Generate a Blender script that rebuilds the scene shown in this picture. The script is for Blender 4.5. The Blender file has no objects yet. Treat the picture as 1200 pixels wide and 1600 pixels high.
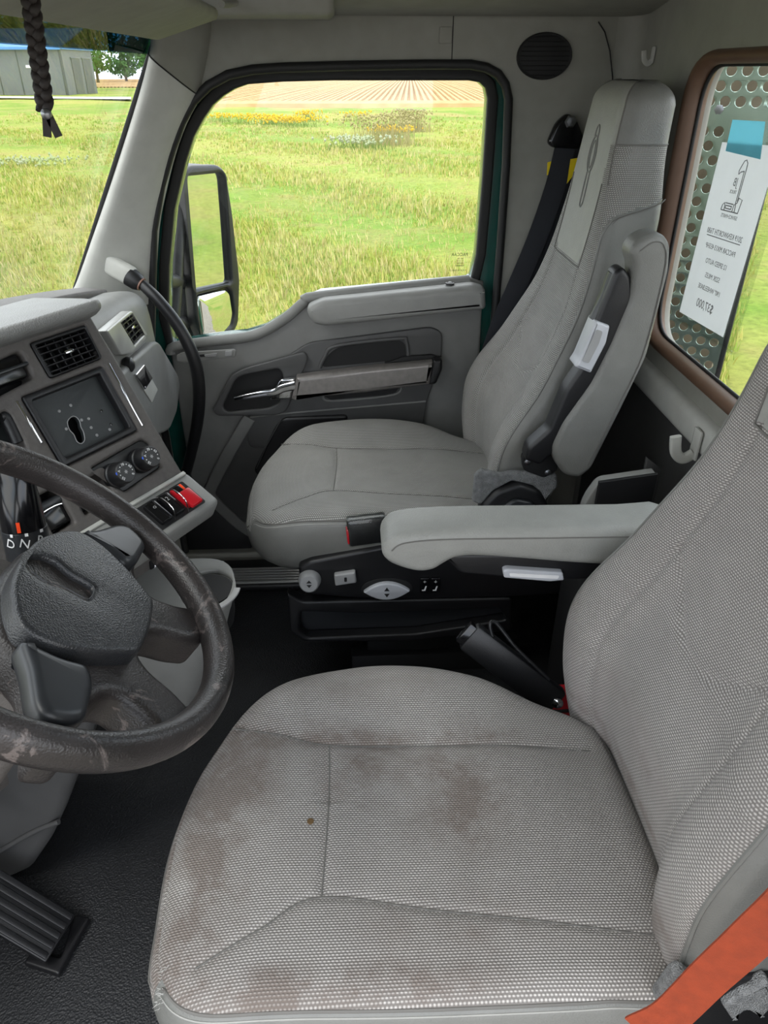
import bpy, bmesh, math, random
from mathutils import Vector, Matrix
random.seed(7)
SC = bpy.context.scene
COL = SC.collection
R = math.radians
V = Vector
# ------------------------------------------------------------------ camera
FPX, PITCH, YAW, CAM = 1130.0, R(31.4), R(2.6), V((0, 0, 1.35))
cam_data = bpy.data.cameras.new('camera')
cam_data.sensor_fit = 'VERTICAL'
cam_data.sensor_height = 36.0
cam_data.lens = FPX / 1600 * 36.0
cam_data.clip_start = 0.02
cam_data.clip_end = 600
cam = bpy.data.objects.new('camera', cam_data)
COL.objects.link(cam)
cam.location = CAM
cam.rotation_euler = (math.pi / 2 - PITCH, 0, -YAW)
SC.camera = cam
# ------------------------------------------------------------------ sky and light
world = bpy.data.worlds.new('sky')
SC.world = world
world.use_nodes = True
nt = world.node_tree
nt.nodes.clear()
w_out = nt.nodes.new('ShaderNodeOutputWorld')
w_bg = nt.nodes.new('ShaderNodeBackground')
w_tc = nt.nodes.new('ShaderNodeTexCoord')
w_no = nt.nodes.new('ShaderNodeTexNoise')
w_no.inputs['Scale'].default_value = 2.2
w_no.inputs['Detail'].default_value = 6
w_no.inputs['Roughness'].default_value = 0.55
w_map = nt.nodes.new('ShaderNodeMapping')
w_map.inputs['Scale'].default_value = (1, 1, 2.5)
w_ra = nt.nodes.new('ShaderNodeValToRGB')
w_ra.color_ramp.elements[0].position = 0.36
w_ra.color_ramp.elements[0].color = (0.62, 0.74, 0.92, 1)
w_ra.color_ramp.elements[1].position = 0.56
w_ra.color_ramp.elements[1].color = (1.0, 1.0, 1.0, 1)
nt.links.new(w_tc.outputs['Generated'], w_map.inputs['Vector'])
nt.links.new(w_map.outputs['Vector'], w_no.inputs['Vector'])
nt.links.new(w_no.outputs['Fac'], w_ra.inputs['Fac'])
nt.links.new(w_ra.outputs['Color'], w_bg.inputs['Color'])
nt.links.new(w_bg.outputs['Background'], w_out.inputs['Surface'])
w_bg.inputs['Strength'].default_value = 1.5
sun_d = bpy.data.lights.new('sun', 'SUN')
sun_d.energy = 0.6
sun_d.angle = R(25)
sun_d.color = (1.0, 0.97, 0.92)
sun = bpy.data.objects.new('sun', sun_d)
COL.objects.link(sun)
sun.location = (-4, -3, 8)
sun.rotation_euler = V((0.45, 0.35, -0.85)).to_track_quat('-Z', 'Y').to_euler()
vs = SC.view_settings
vs.view_transform = 'Standard'
vs.look = 'None'
vs.exposure = 1.2
vs.gamma = 1.0
vs.use_curve_mapping = False

# ------------------------------------------------------------------ pixel helpers (photo pixel + a known real plane -> world point)
_fw = V((math.sin(YAW) * math.cos(PITCH), math.cos(YAW) * math.cos(PITCH), -math.sin(PITCH)))
_rt = V((math.cos(YAW), -math.sin(YAW), 0))
_up = _rt.cross(_fw)
def ray(px, py):
    return _fw + _rt * ((px - 600) / FPX) - _up * ((py - 800) / FPX)
def P(px, py, X=None, Y=None, Z=None):
    d = ray(px, py)
    if X is not None: t = (X - CAM.x) / d.x
    elif Y is not None: t = (Y - CAM.y) / d.y
    else: t = (Z - CAM.z) / d.z
    return CAM + d * t
class Frame:
    """A plane in the cab: origin, right U, up W, normal N (towards the viewer of that face)."""
    def __init__(s, o, u, w):
        s.o, s.u, s.w = V(o), V(u).normalized(), V(w).normalized()
        s.n = s.u.cross(s.w).normalized()
        s.w = s.n.cross(s.u).normalized()
    def pt(s, a, b, c=0.0): return s.o + s.u * a + s.w * b + s.n * c
    def px(s, x, y):
        d = ray(x, y)
        q = CAM + d * ((s.o - CAM).dot(s.n) / d.dot(s.n)) - s.o
        return (q.dot(s.u), q.dot(s.w))
    def pxs(s, L): return [s.px(*p) for p in L]
    def off(s, c): return Frame(s.o + s.n * c, s.u, s.w)
    def mat(s):
        m = Matrix.Identity(4)
        for i in range(3):
            m[i][0], m[i][1], m[i][2], m[i][3] = s.u[i], s.w[i], s.n[i], s.o[i]
        return m
class Skew(Frame):
    """a plane whose up direction need not be square to its right direction (a sheet hanging askew)"""
    def __init__(s, o, u, w):
        s.o, s.u, s.w = V(o), V(u), V(w)
        s.n = s.u.cross(s.w).normalized()
    def off(s, c): return Skew(s.o + s.n * c, s.u, s.w)
def FY(y): return Frame((0, y, 0), (1, 0, 0), (0, 0, 1))          # faces the driver side
def FX(x): return Frame((x, 0, 0), (0, -1, 0), (0, 0, 1))         # faces forward
def FXR(x): return Frame((x, 0, 0), (0, 1, 0), (0, 0, 1))         # faces rearward
def FZ(z): return Frame((0, 0, z), (1, 0, 0), (0, 1, 0))          # faces up

# ------------------------------------------------------------------ materials
def srgb(r, g, b):
    f = lambda c: (c / 255 / 12.92) if c / 255 <= 0.04045 else ((c / 255 + 0.055) / 1.055) ** 2.4
    return (f(r), f(g), f(b), 1)
class N:
    def __init__(s, name):
        s.m = bpy.data.materials.new(name)
        s.m.use_nodes = True
        s.t = s.m.node_tree
        s.b = s.t.nodes['Principled BSDF']
        s.out = s.t.nodes['Material Output']
    def new(s, k, **kw):
        n = s.t.nodes.new('ShaderNode' + k)
        for a, v in kw.items(): setattr(n, a, v)
        return n
    def ln(s, a, b): s.t.links.new(a, b)
    def math(s, op, a, b=None, c=None):
        n = s.new('Math', operation=op)
        for i, v in enumerate((a, b, c)):
            if v is None: continue
            if isinstance(v, (int, float)): n.inputs[i].default_value = v
            else: s.ln(v, n.inputs[i])
        return n.outputs[0]
    def mix(s, fac, a, b, bt='MIX'):
        n = s.new('Mix', data_type='RGBA', blend_type=bt)
        for i, v in ((0, fac), (6, a), (7, b)):
            if isinstance(v, (int, float)): n.inputs[i].default_value = v
            elif isinstance(v, tuple): n.inputs[i].default_value = v
            else: s.ln(v, n.inputs[i])
        return n.outputs[2]
    def noise(s, scale, detail=3, vec=None, rough=0.5, dist=0.0):
        n = s.new('TexNoise')
        n.inputs['Scale'].default_value = scale
        n.inputs['Detail'].default_value = detail
        n.inputs['Roughness'].default_value = rough
        n.inputs['Distortion'].default_value = dist
        s.ln(vec if vec is not None else s.obj(), n.inputs['Vector'])
        return n.outputs['Fac']
    def obj(s): return s.new('TexCoord').outputs['Object']
    def ramp(s, fac, *els):
        n = s.new('ValToRGB')
        cr = n.color_ramp
        while len(cr.elements) < len(els): cr.elements.new(0.5)
        for e, (p, c) in zip(cr.elements, els):
            e.position = p
            e.color = c if isinstance(c, tuple) else (c, c, c, 1)
        s.ln(fac, n.inputs[0])
        return n.outputs[0]
    def bump(s, h, strength, dist=0.001):
        n = s.new('Bump')
        n.inputs['Strength'].default_value = strength
        n.inputs['Distance'].default_value = dist
        s.ln(h, n.inputs['Height'])
        s.ln(n.outputs[0], s.b.inputs['Normal'])
def mat(name, col, rough=0.5, metal=0.0, grain=None, var=None, spec=None, coat=0.0):
    """plain procedural material: grain=(scale, strength, distance) leather bump, var=(scale, amount) colour mottling"""
    n = N(name)
    n.b.inputs['Roughness'].default_value = rough
    n.b.inputs['Metallic'].default_value = metal
    if spec is not None: n.b.inputs['Specular IOR Level'].default_value = spec
    if coat: n.b.inputs['Coat Weight'].default_value = coat
    sc, am = var if var else (25.0, 0.06)
    f = n.noise(sc, 4)
    lo = tuple(c * (1 - am) for c in col[:3]) + (1,)
    hi = tuple(min(1, c * (1 + am)) for c in col[:3]) + (1,)
    n.ln(n.ramp(f, (0.3, lo), (0.7, hi)), n.b.inputs['Base Color'])
    if grain:
        v = n.new('TexVoronoi', feature='SMOOTH_F1')
        v.inputs['Scale'].default_value = grain[0]
        n.ln(n.obj(), v.inputs['Vector'])
        n.bump(v.outputs['Distance'], grain[1], grain[2])
    return n.m
def fabric(name, base, hi, stains=None, pitch=0.0046, rib=False):
    n = N(name)
    uv = n.new('UVMap').outputs[0]
    sep = n.new('SeparateXYZ')
    n.ln(uv, sep.inputs[0])
    vv = n.math('MULTIPLY', sep.outputs[1], 1 / (pitch * 0.72))
    row = n.math('FLOOR', vv)
    odd = n.math('MULTIPLY', n.math('MODULO', n.math('ABSOLUTE', row), 2.0), 0.5)
    uu = n.math('ADD', n.math('MULTIPLY', sep.outputs[0], 1 / pitch), odd)
    fx = n.math('SUBTRACT', n.math('FRACT', uu), 0.5)
    fy = n.math('SUBTRACT', n.math('FRACT', vv), 0.5)
    d = n.math('SQRT', n.math('ADD', n.math('MULTIPLY', n.math('MULTIPLY', fx, fx), 1.0), n.math('MULTIPLY', n.math('MULTIPLY', fy, fy), 1.7)))
    dot = n.math('SMOOTH_MIN', 1.0, n.math('MAXIMUM', n.math('SUBTRACT', 1.25, n.math('MULTIPLY', d, 2.3)), 0.0), 0.2)
    wob = n.noise(14, 4)
    c = n.mix(dot, base, hi)
    c = n.mix(0.22, c, n.ramp(wob, (0.3, 0.55), (0.7, 1.0)), 'MULTIPLY')
    if stains:
        sx = None
        for (x, y, rx, ry, k) in stains:
            dx = n.math('MULTIPLY', n.math('SUBTRACT', sep.outputs[0], x), 1 / rx)
            dy = n.math('MULTIPLY', n.math('SUBTRACT', sep.outputs[1], y), 1 / ry)
            q = n.math('SQRT', n.math('ADD', n.math('MULTIPLY', dx, dx), n.math('MULTIPLY', dy, dy)))
            e = n.math('MULTIPLY', n.math('MAXIMUM', n.math('SUBTRACT', 1.0, q), 0.0), k)
            sx = e if sx is None else n.math('ADD', sx, e)
        blot = n.ramp(n.noise(11, 6, uv, 0.6, 0.4), (0.36, 0.0), (0.66, 1.0))
        fine = n.ramp(n.noise(60, 4, uv, 0.6), (0.35, 0.45), (0.65, 1.0))
        k = n.math('MINIMUM', n.math('MULTIPLY', n.math('MULTIPLY', n.math('MULTIPLY', sx, 1.7), blot), fine), 0.62)
        c = n.mix(k, c, srgb(104, 90, 81))
    n.ln(c, n.b.inputs['Base Color'])
    n.b.inputs['Roughness'].default_value = 0.8
    n.b.inputs['Specular IOR Level'].default_value = 0.3
    n.b.inputs['Sheen Weight'].default_value = 0.1
    n.bump(dot, 0.85, 0.0016)
    return n.m
def glass(name, tint=(1, 1, 1, 1), refl=0.9):
    n = N(name)
    tr = n.new('BsdfTransparent')
    tr.inputs[0].default_value = tint
    gl = n.new('BsdfGlossy')
    gl.inputs['Roughness'].default_value = 0.01
    lw = n.new('LayerWeight')
    lw.inputs[0].default_value = 0.5
    fr = n.math('ADD', 0.035, n.math('MULTIPLY', n.math('POWER', lw.outputs['Facing'], 5.0), 0.9))
    mx = n.new('MixShader')
    n.ln(n.math('MULTIPLY', fr, refl), mx.inputs[0])
    n.ln(tr.outputs[0], mx.inputs[1])
    n.ln(gl.outputs[0], mx.inputs[2])
    n.ln(mx.outputs[0], n.out.inputs[0])
    return n.m
def wheel_mat():
    n = N('worn wheel leatherette')
    f = n.noise(9, 6, None, 0.6)
    worn = n.ramp(n.noise(22, 8, None, 0.66, 0.8), (0.585, 0.0), (0.63, 1.0))
    c = n.ramp(f, (0.35, srgb(34, 32, 31)), (0.7, srgb(54, 49, 48)))
    c = n.mix(n.math('MULTIPLY', worn, 0.6), c, srgb(118, 108, 104))
    n.ln(c, n.b.inputs['Base Color'])
    n.ln(n.ramp(f, (0.3, 0.30), (0.7, 0.44)), n.b.inputs['Roughness'])
    v = n.new('TexVoronoi', feature='SMOOTH_F1')
    v.inputs['Scale'].default_value = 520
    n.ln(n.obj(), v.inputs['Vector'])
    n.bump(v.outputs['Distance'], 0.35, 0.0012)
    return n.m
M = {}
M['trim'] = mat('pale grey moulded plastic', srgb(184, 184, 178), 0.55, grain=(900, 0.12, 0.0005))
M['trim2'] = mat('mid grey moulded plastic', srgb(130, 130, 127), 0.5, grain=(800, 0.2, 0.0006))
M['uptrim'] = mat('upper grey trim', srgb(138, 137, 129), 0.6, grain=(900, 0.15, 0.0005))
M['head'] = mat('headliner cloth', srgb(140, 139, 131), 0.9, grain=(1400, 0.3, 0.0006))
M['door'] = mat('grey door plastic', srgb(118, 118, 116), 0.48, grain=(800, 0.25, 0.0006))
M['doordark'] = mat('dark grey door plastic', srgb(76, 76, 76), 0.5, grain=(800, 0.25, 0.0006))
M['doorpad'] = mat('padded grey vinyl', srgb(142, 142, 139), 0.45, grain=(700, 0.35, 0.0008))
M['pull'] = mat('brushed grey trim', srgb(128, 124, 121), 0.35, metal=0.3, var=(60, 0.12))
M['vinyl'] = mat('grey seat vinyl', srgb(116, 116, 112), 0.42, grain=(560, 0.4, 0.0009))
M['vinyl2'] = mat('pale armrest vinyl', srgb(148, 148, 143), 0.45, grain=(460, 0.5, 0.0011))
M['black'] = mat('black plastic', srgb(23, 23, 25), 0.42, grain=(700, 0.25, 0.0006))
M['blackgloss'] = mat('glossy black plastic', srgb(16, 16, 18), 0.15)
M['pod'] = mat('smooth charcoal switch pod', srgb(38, 40, 43), 0.36)
M['rubber'] = mat('black rubber seal', srgb(24, 24, 24), 0.6)
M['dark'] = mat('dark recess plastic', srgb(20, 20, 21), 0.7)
M['dash'] = mat('charcoal dash panel', srgb(88, 84, 81), 0.5, grain=(1100, 0.5, 0.0008), var=(120, 0.12))
M['dashtop'] = mat('grained dash hood', srgb(128, 128, 126), 0.5, grain=(420, 0.6, 0.0015))
M['screen'] = mat('blank grey-black panel', srgb(46, 50, 51), 0.5, grain=(900, 0.2, 0.0006))
M['chrome'] = mat('chrome', srgb(225, 225, 228), 0.08, metal=1.0)
M['alu'] = mat('ribbed aluminium', srgb(184, 184, 181), 0.4, metal=0.45)
M['green'] = mat('dark green body paint', srgb(10, 74, 66), 0.25, coat=0.6)
M['webbing'] = mat('black webbing', srgb(36, 38, 44), 0.75, grain=(1200, 0.5, 0.0008))
M['orange'] = mat('orange webbing', srgb(142, 54, 22), 0.7, grain=(1200, 0.4, 0.0008), var=(70, 0.15))
M['yellow'] = mat('yellow tag', srgb(232, 204, 20), 0.6)
M['red'] = mat('red plastic', srgb(178, 22, 34), 0.3)
M['ltgrey'] = mat('light grey control plastic', srgb(150, 150, 150), 0.4)
M['gripgrey'] = mat('pale grip plastic', srgb(180, 182, 187), 0.35)
M['felt'] = mat('grey felt lining', srgb(126, 127, 127), 0.95, grain=(650, 1.0, 0.003), var=(90, 0.25))
M['brown'] = mat('brown rubber window gasket', srgb(92, 68, 52), 0.5)
M['floor'] = mat('black rubber floor mat', srgb(33, 34, 36), 0.5, grain=(330, 0.7, 0.002), var=(6, 0.25))
M['paper'] = mat('white paper', srgb(226, 226, 228), 0.7, grain=(260, 0.35, 0.001))
M['ink'] = mat('grey printed ink', srgb(110, 110, 112), 0.8)
M['tape'] = mat('blue masking tape', srgb(120, 178, 190), 0.7, grain=(400, 0.4, 0.001))
M['white'] = mat('white lettering', srgb(225, 225, 225), 0.6)
M['inkblack'] = mat('black glass print', srgb(28, 30, 24), 0.6)
M['blue'] = mat('blue marker', srgb(20, 90, 220), 0.4)
M['orangered'] = mat('orange marker', srgb(240, 70, 20), 0.4)
M['leather'] = mat('dark braided leather', srgb(40, 34, 32), 0.6, grain=(300, 0.5, 0.001))
M['thread'] = mat('dark seam thread', srgb(106, 104, 100), 0.8)
M['stitch'] = mat('pale stitching', srgb(158, 157, 152), 0.8)
M['wheel'] = wheel_mat()
M['mirror'] = mat('mirror glass', srgb(225, 228, 226), 0.02, metal=1.0)
M['polished'] = mat('polished aluminium sheet', srgb(176, 196, 184), 0.16, metal=1.0, grain=(9, 0.25, 0.01))
M['bolt'] = mat('zinc bolt', srgb(150, 152, 156), 0.35, metal=1.0)
M['fab_p'] = fabric('grey woven seat cloth', srgb(118, 117, 113), srgb(204, 202, 197))
M['fab_d'] = fabric('stained grey woven seat cloth', srgb(121, 117, 113), srgb(212, 207, 202),
    stains=[(-0.185, 0.03, 0.09, 0.2, 1.1), (-0.20, -0.15, 0.07, 0.14, 0.9), (0.0, 0.06, 0.08, 0.08, 1.0), (0.13, 0.02, 0.11, 0.14, 0.85),
            (-0.09, 0.12, 0.1, 0.035, 0.9), (0.08, 0.105, 0.25, 0.022, 0.7), (-0.06, -0.235, 0.26, 0.035, 1.2), (0.1, -0.17, 0.16, 0.06, 0.5), (0.0, 0.2, 0.16, 0.06, 0.35)])
M['glass'] = glass('clear window glass', (0.97, 0.98, 0.97, 1))
M['glassband'] = glass('blue tinted sun band glass', (0.07, 0.16, 0.20, 1), 1.0)
M['film'] = glass('clear plastic film', (0.93, 0.95, 0.93, 1), 1.0)

def see_through(m, amount, col):
    """thin sheet that lets light through from behind"""
    t = m.node_tree
    b = t.nodes['Principled BSDF']
    tl = t.nodes.new('ShaderNodeBsdfTranslucent')
    tl.inputs[0].default_value = col
    mx = t.nodes.new('ShaderNodeMixShader')
    mx.inputs[0].default_value = amount
    t.links.new(b.outputs[0], mx.inputs[1])
    t.links.new(tl.outputs[0], mx.inputs[2])
    t.links.new(mx.outputs[0], t.nodes['Material Output'].inputs[0])
see_through(M['paper'], 0.7, srgb(238, 238, 240))
see_through(M['tape'], 0.7, srgb(170, 222, 232))
# ------------------------------------------------------------------ object helpers
def setp(o, label=None, cat=None, group=None, kind=None):
    if label: o['label'] = label
    if cat: o['category'] = cat
    if group: o['group'] = group
    if kind: o['kind'] = kind
    return o
def link(name, me, m, parent=None):
    o = bpy.data.objects.new(name, me)
    COL.objects.link(o)
    if m is not None:
        mm = M[m] if isinstance(m, str) else m
        if me.materials: me.materials[0] = mm
        else: me.materials.append(mm)
    if parent is not None:
        o.parent = parent
        if parent.type == 'EMPTY': o.matrix_parent_inverse = Matrix.Translation(parent.location).inverted()
    return o
def thing(name, loc, label, cat, group=None, kind=None):
    e = bpy.data.objects.new(name, None)
    COL.objects.link(e)
    e.empty_display_size = 0.05
    e.location = V(loc)
    return setp(e, label, cat, group, kind)
def smooth(me, ang=38):
    me.polygons.foreach_set('use_smooth', [True] * len(me.polygons))
    me.set_sharp_from_angle(angle=R(ang))
    me.update()
def mesh(name, vs, fs, m, parent=None, uv=None, ang=38):
    me = bpy.data.meshes.new(name)
    me.from_pydata([tuple(v) for v in vs], [], fs)
    if uv:
        l = me.uv_layers.new(name='UVMap')
        for lp in me.loops: l.data[lp.index].uv = uv[lp.vertex_index]
    me.validate()
    smooth(me, ang)
    return link(name, me, m, parent)
def rnd(pts, r=0.01, n=4):
    """round the corners of a closed polygon; r may be one number or one per corner"""
    out = []
    k = len(pts)
    for i in range(k):
        a, b, c = V(pts[i - 1]), V(pts[i]), V(pts[(i + 1) % k])
        rr = r[i] if isinstance(r, (list, tuple)) else r
        d1, d2 = (a - b), (c - b)
        q = min(rr, d1.length * 0.49, d2.length * 0.49)
        if q < 1e-5: out.append(tuple(b)); continue
        s, e = b + d1.normalized() * q, b + d2.normalized() * q
        for j in range(n + 1):
            t = j / n
            out.append(tuple(s * (1 - t) ** 2 + b * 2 * t * (1 - t) + e * t * t))
    return out
def spline(pts, n=8, closed=False):
    pts = [V(p) for p in pts]
    k = len(pts)
    out = []
    rng = range(k) if closed else range(k - 1)
    for i in rng:
        if closed: p0, p1, p2, p3 = pts[i - 1], pts[i], pts[(i + 1) % k], pts[(i + 2) % k]
        else: p0, p1, p2, p3 = pts[max(i - 1, 0)], pts[i], pts[i + 1], pts[min(i + 2, k - 1)]
        for j in range(n):
            t = j / n
            out.append(0.5 * ((2 * p1) + (p2 - p0) * t + (2 * p0 - 5 * p1 + 4 * p2 - p3) * t * t + (3 * p1 - p0 - 3 * p2 + p3) * t ** 3))
    if not closed: out.append(pts[-1])
    return out
def circ(cx, cy, rx, ry=None, n=24, a0=0):
    ry = rx if ry is None else ry
    return [(cx + rx * math.cos(a0 + 2 * math.pi * i / n), cy + ry * math.sin(a0 + 2 * math.pi * i / n)) for i in range(n)]
def rect(x0, y0, x1, y1, r=0.0, n=4):
    p = [(x0, y0), (x1, y0), (x1, y1), (x0, y1)]
    return rnd(p, r, n) if r else p
def area2(p): return sum(p[i - 1][0] * p[i][1] - p[i][0] * p[i - 1][1] for i in range(len(p)))
def plate_mesh(outer, holes, depth, bevel, fr, res=2):
    cu = bpy.data.curves.new('tmp', 'CURVE')
    cu.dimensions = '2D'
    cu.fill_mode = 'BOTH'
    bevel = min(bevel, depth * 0.49)
    cu.extrude = max(depth / 2 - bevel, 0)
    cu.bevel_depth = bevel
    cu.bevel_resolution = res
    cu.offset = -bevel
    for i, loop in enumerate([outer] + list(holes)):
        a = area2(loop)
        if (a < 0) == (i == 0): loop = list(reversed(loop))
        sp = cu.splines.new('POLY')
        sp.points.add(len(loop) - 1)
        for p, q in zip(sp.points, loop): p.co = (q[0], q[1], 0, 1)
        sp.use_cyclic_u = True
    tmp = bpy.data.objects.new('tmp', cu)
    COL.objects.link(tmp)
    dg = bpy.context.evaluated_depsgraph_get()
    me = bpy.data.meshes.new_from_object(tmp.evaluated_get(dg))
    bpy.data.objects.remove(tmp)
    bpy.data.curves.remove(cu)
    bm = bmesh.new()
    bm.from_mesh(me)
    bmesh.ops.remove_doubles(bm, verts=bm.verts, dist=1e-6)
    bmesh.ops.recalc_face_normals(bm, faces=bm.faces)
    bm.to_mesh(me)
    bm.free()
    me.materials.clear()
    me.transform(fr.mat() @ Matrix.Translation((0, 0, depth / 2)))
    return me
def plate(name, outer, fr, depth, m, parent=None, bevel=0.0, holes=(), res=2, ang=38):
    """flat piece on a plane: its back lies on the plane, its face `depth` in front of it"""
    me = plate_mesh(outer, holes, depth, bevel, fr, res)
    me.name = name
    smooth(me, ang)
    return link(name, me, m, parent)
def sweep(name, path, sec, m, parent=None, closed=False, caps=True, up=None, scale=None, ang=50, twist=None):
    """sweep a closed 2-D section along a path (parallel transport, or a fixed up vector)"""
    path = [V(p) for p in path]
    k = len(path)
    vs, fs = [], []
    prev = None
    ns = len(sec)
    for i, p in enumerate(path):
        if closed: t = (path[(i + 1) % k] - path[i - 1]).normalized()
        else: t = (path[min(i + 1, k - 1)] - path[max(i - 1, 0)]).normalized()
        if up is not None:
            u = up[i] if isinstance(up, list) else V(up)
            s = t.cross(u).normalized()
        elif prev is None:
            s = t.cross(V((0, 0, 1)) if abs(t.z) < 0.9 else V((1, 0, 0))).normalized()
        else: s = (prev - t * prev.dot(t)).normalized()
        prev = s
        b = s.cross(t).normalized()
        f = scale[i] if scale else 1.0
        for a, c in sec: vs.append(p + s * (a * f) + b * (c * f))
    for i in range(k if closed else k - 1):
        j = (i + 1) % k
        for q in range(ns):
            r2 = (q + 1) % ns
            fs.append((i * ns + q, i * ns + r2, j * ns + r2, j * ns + q))
    if caps and not closed:
        fs.append(tuple(range(ns)))
        fs.append(tuple(reversed(range((k - 1) * ns, k * ns))))
    o = mesh(name, vs, fs, m, parent, ang=ang)
    fix(o)
    return o
def fix(o):
    bm = bmesh.new()
    bm.from_mesh(o.data)
    bmesh.ops.recalc_face_normals(bm, faces=bm.faces)
    bm.to_mesh(o.data)
    bm.free()
def tube(name, path, r, m, parent=None, n=12, closed=False, scale=None):
    return sweep(name, path, circ(0, 0, r, n=n), m, parent, closed, scale=scale)
def loft(name, rings, m, parent=None, caps=True, uv=None, ang=38, closed=True):
    ns = len(rings[0])
    vs = [p for r_ in rings for p in r_]
    fs = []
    for i in range(len(rings) - 1):
        for q in range(ns if closed else ns - 1):
            r2 = (q + 1) % ns
            fs.append((i * ns + q, i * ns + r2, (i + 1) * ns + r2, (i + 1) * ns + q))
    if caps and closed:
        fs.append(tuple(range(ns)))
        fs.append(tuple(reversed(range((len(rings) - 1) * ns, len(rings) * ns))))
    o = mesh(name, vs, fs, m, parent, uv=uv, ang=ang)
    fix(o)
    return o
def lathe(name, prof, fr, m, parent=None, n=24, ang=38):
    """prof: (radius, height along the frame normal)"""
    rings = [[fr.pt(r_ * math.cos(2 * math.pi * i / n), r_ * math.sin(2 * math.pi * i / n), h) for i in range(n)] for r_, h in prof]
    return loft(name, rings, m, parent, ang=ang)
def box(name, lo, hi, m, parent=None, bevel=0.004, seg=2):
    bm = bmesh.new()
    bmesh.ops.create_cube(bm, size=1)
    for v in bm.verts:
        for i in range(3): v.co[i] = lo[i] if v.co[i] < 0 else hi[i]
    if bevel: bmesh.ops.bevel(bm, geom=list(bm.edges), offset=bevel, segments=seg, affect='EDGES', profile=0.5)
    me = bpy.data.meshes.new(name)
    bm.to_mesh(me)
    bm.free()
    smooth(me)
    return link(name, me, m, parent)
def obox(name, fr, a0, b0, a1, b1, c0, c1, m, parent=None, bevel=0.003, seg=2):
    o = box(name, (a0, b0, c0), (a1, b1, c1), m, parent, bevel, seg)
    o.data.transform(fr.mat())
    return o
def text(name, body, size, fr, m, parent=None, depth=0.0004, align='CENTER', sx=1.0):
    cu = bpy.data.curves.new('tmp', 'FONT')
    cu.body = body
    cu.size = size
    cu.align_x = align
    cu.align_y = 'CENTER'
    cu.extrude = depth / 2
    cu.resolution_u = 3
    tmp = bpy.data.objects.new('tmp', cu)
    COL.objects.link(tmp)
    dg = bpy.context.evaluated_depsgraph_get()
    me = bpy.data.meshes.new_from_object(tmp.evaluated_get(dg))
    bpy.data.objects.remove(tmp)
    me.materials.clear()
    me.transform(fr.mat() @ Matrix.Translation((0, 0, depth / 2)) @ Matrix.Diagonal((sx, 1, 1, 1)))
    me.name = name
    return link(name, me, m, parent)
def lerp_table(tab, z):
    if z <= tab[0][0]: return tab[0][1]
    for (a, b), (c, d) in zip(tab, tab[1:]):
        if z <= c:
            t = (z - a) / (c - a)
            return b + (d - b) * t
    return tab[-1][1]
def sm_table(tab, z, w=0.02):
    return (lerp_table(tab, z - 2 * w) + 2 * lerp_table(tab, z - w) + 3 * lerp_table(tab, z) + 2 * lerp_table(tab, z + w) + lerp_table(tab, z + 2 * w)) / 9
def sstep(a, b, x):
    t = min(1, max(0, (x - a) / (b - a)))
    return t * t * (3 - 2 * t)
# ================================================================== SETTING
def struct(o): return setp(o, kind='structure')
# floor of the cab
fl = struct(thing('floor', (0, 0.9, 0), 'black rubber cab floor mat', 'floor'))
box('floor_mat', (-1.05, 0.12, -0.05), (0.70, 1.90, 0.0), 'floor', fl, 0.01)
# cab side trim around the passenger door
YB = 1.92
fb = FY(YB)
seal_px = [(240, 360), (252, 290), (268, 234), (284, 190), (301, 159), (326, 134), (357, 117), (395, 109), (436, 106), (540, 103), (660, 101), (735, 101), (760, 106), (778, 116), (789, 132), (794, 155), (790, 260), (781, 390), (772, 500)]
seal = fb.pxs(seal_px)
op_left, op_right = -0.545, seal[-1][0] + 0.004
opening = [(op_right, 0.035)] + [(op_left, 0.035), (op_left, 0.70)] + seal
wr = struct(thing('wall_right', (0.1, YB, 0), 'grey moulded trim around the passenger door', 'wall'))
fbb = Frame((0, YB + 0.06, 0), (1, 0, 0), (0, 0, 1))
plate('side_trim', [(-0.98, -0.03), (0.66, -0.03), (0.66, 1.50), (-0.40, 1.50), (-0.425, 1.41), (-0.70, 0.86), (-0.98, 0.80)], fbb, 0.06, 'uptrim', wr, 0.008, holes=[opening], res=3)
# recessed seam lines in the header and the small square clip
hx, hz0 = fb.px(708, 22)
plate('seam', [(hx, hz0), (hx + 0.0022, hz0), (hx + 0.0022, fb.px(708, 100)[1]), (hx, fb.px(708, 100)[1])], fb.off(0), 0.0006, 'dark', wr)
c0, c1 = fb.px(686, 68), fb.px(706, 42)
plate('clip_cover', rnd([c0, (c1[0], c0[1]), c1, (c0[0], c1[1])], 0.003), fb, 0.004, 'uptrim', wr, 0.001)
tube('corner_seam', [P(x, y, Y=1.917) for x, y in [(935, 34), (945, 50), (953, 80), (957, 120), (958, 180), (957, 250)]], 0.0014, 'dark', wr, 6)
# rounded corner between side and rear trim
cr = 0.05
rings = []
for z in (0.0, 1.50):
    rings.append([V((0.66 - cr + cr * math.sin(a), YB - cr + cr * math.cos(a), z)) for a in [R(90 * i / 8) for i in range(9)]] + [V((0.68, YB - cr, z)), V((0.68, YB + 0.02, z)), V((0.66 - cr, YB + 0.02, z))])
loft('corner_trim', rings, 'uptrim', wr)
# body seal: black rubber tube round the opening
path = [V((op_left + 0.003, YB - 0.004, 0.05)), V((op_left + 0.003, YB - 0.004, 0.35)), V((op_left + 0.003, YB - 0.004, 0.70))] + [V((a, YB - 0.004, b)) for a, b in seal] + [V((op_right - 0.004, YB - 0.004, z)) for z in (0.6, 0.4, 0.2, 0.05)]
sweep('door_seal', path, circ(0, 0, 0.0105, n=10), 'rubber', wr)

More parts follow.
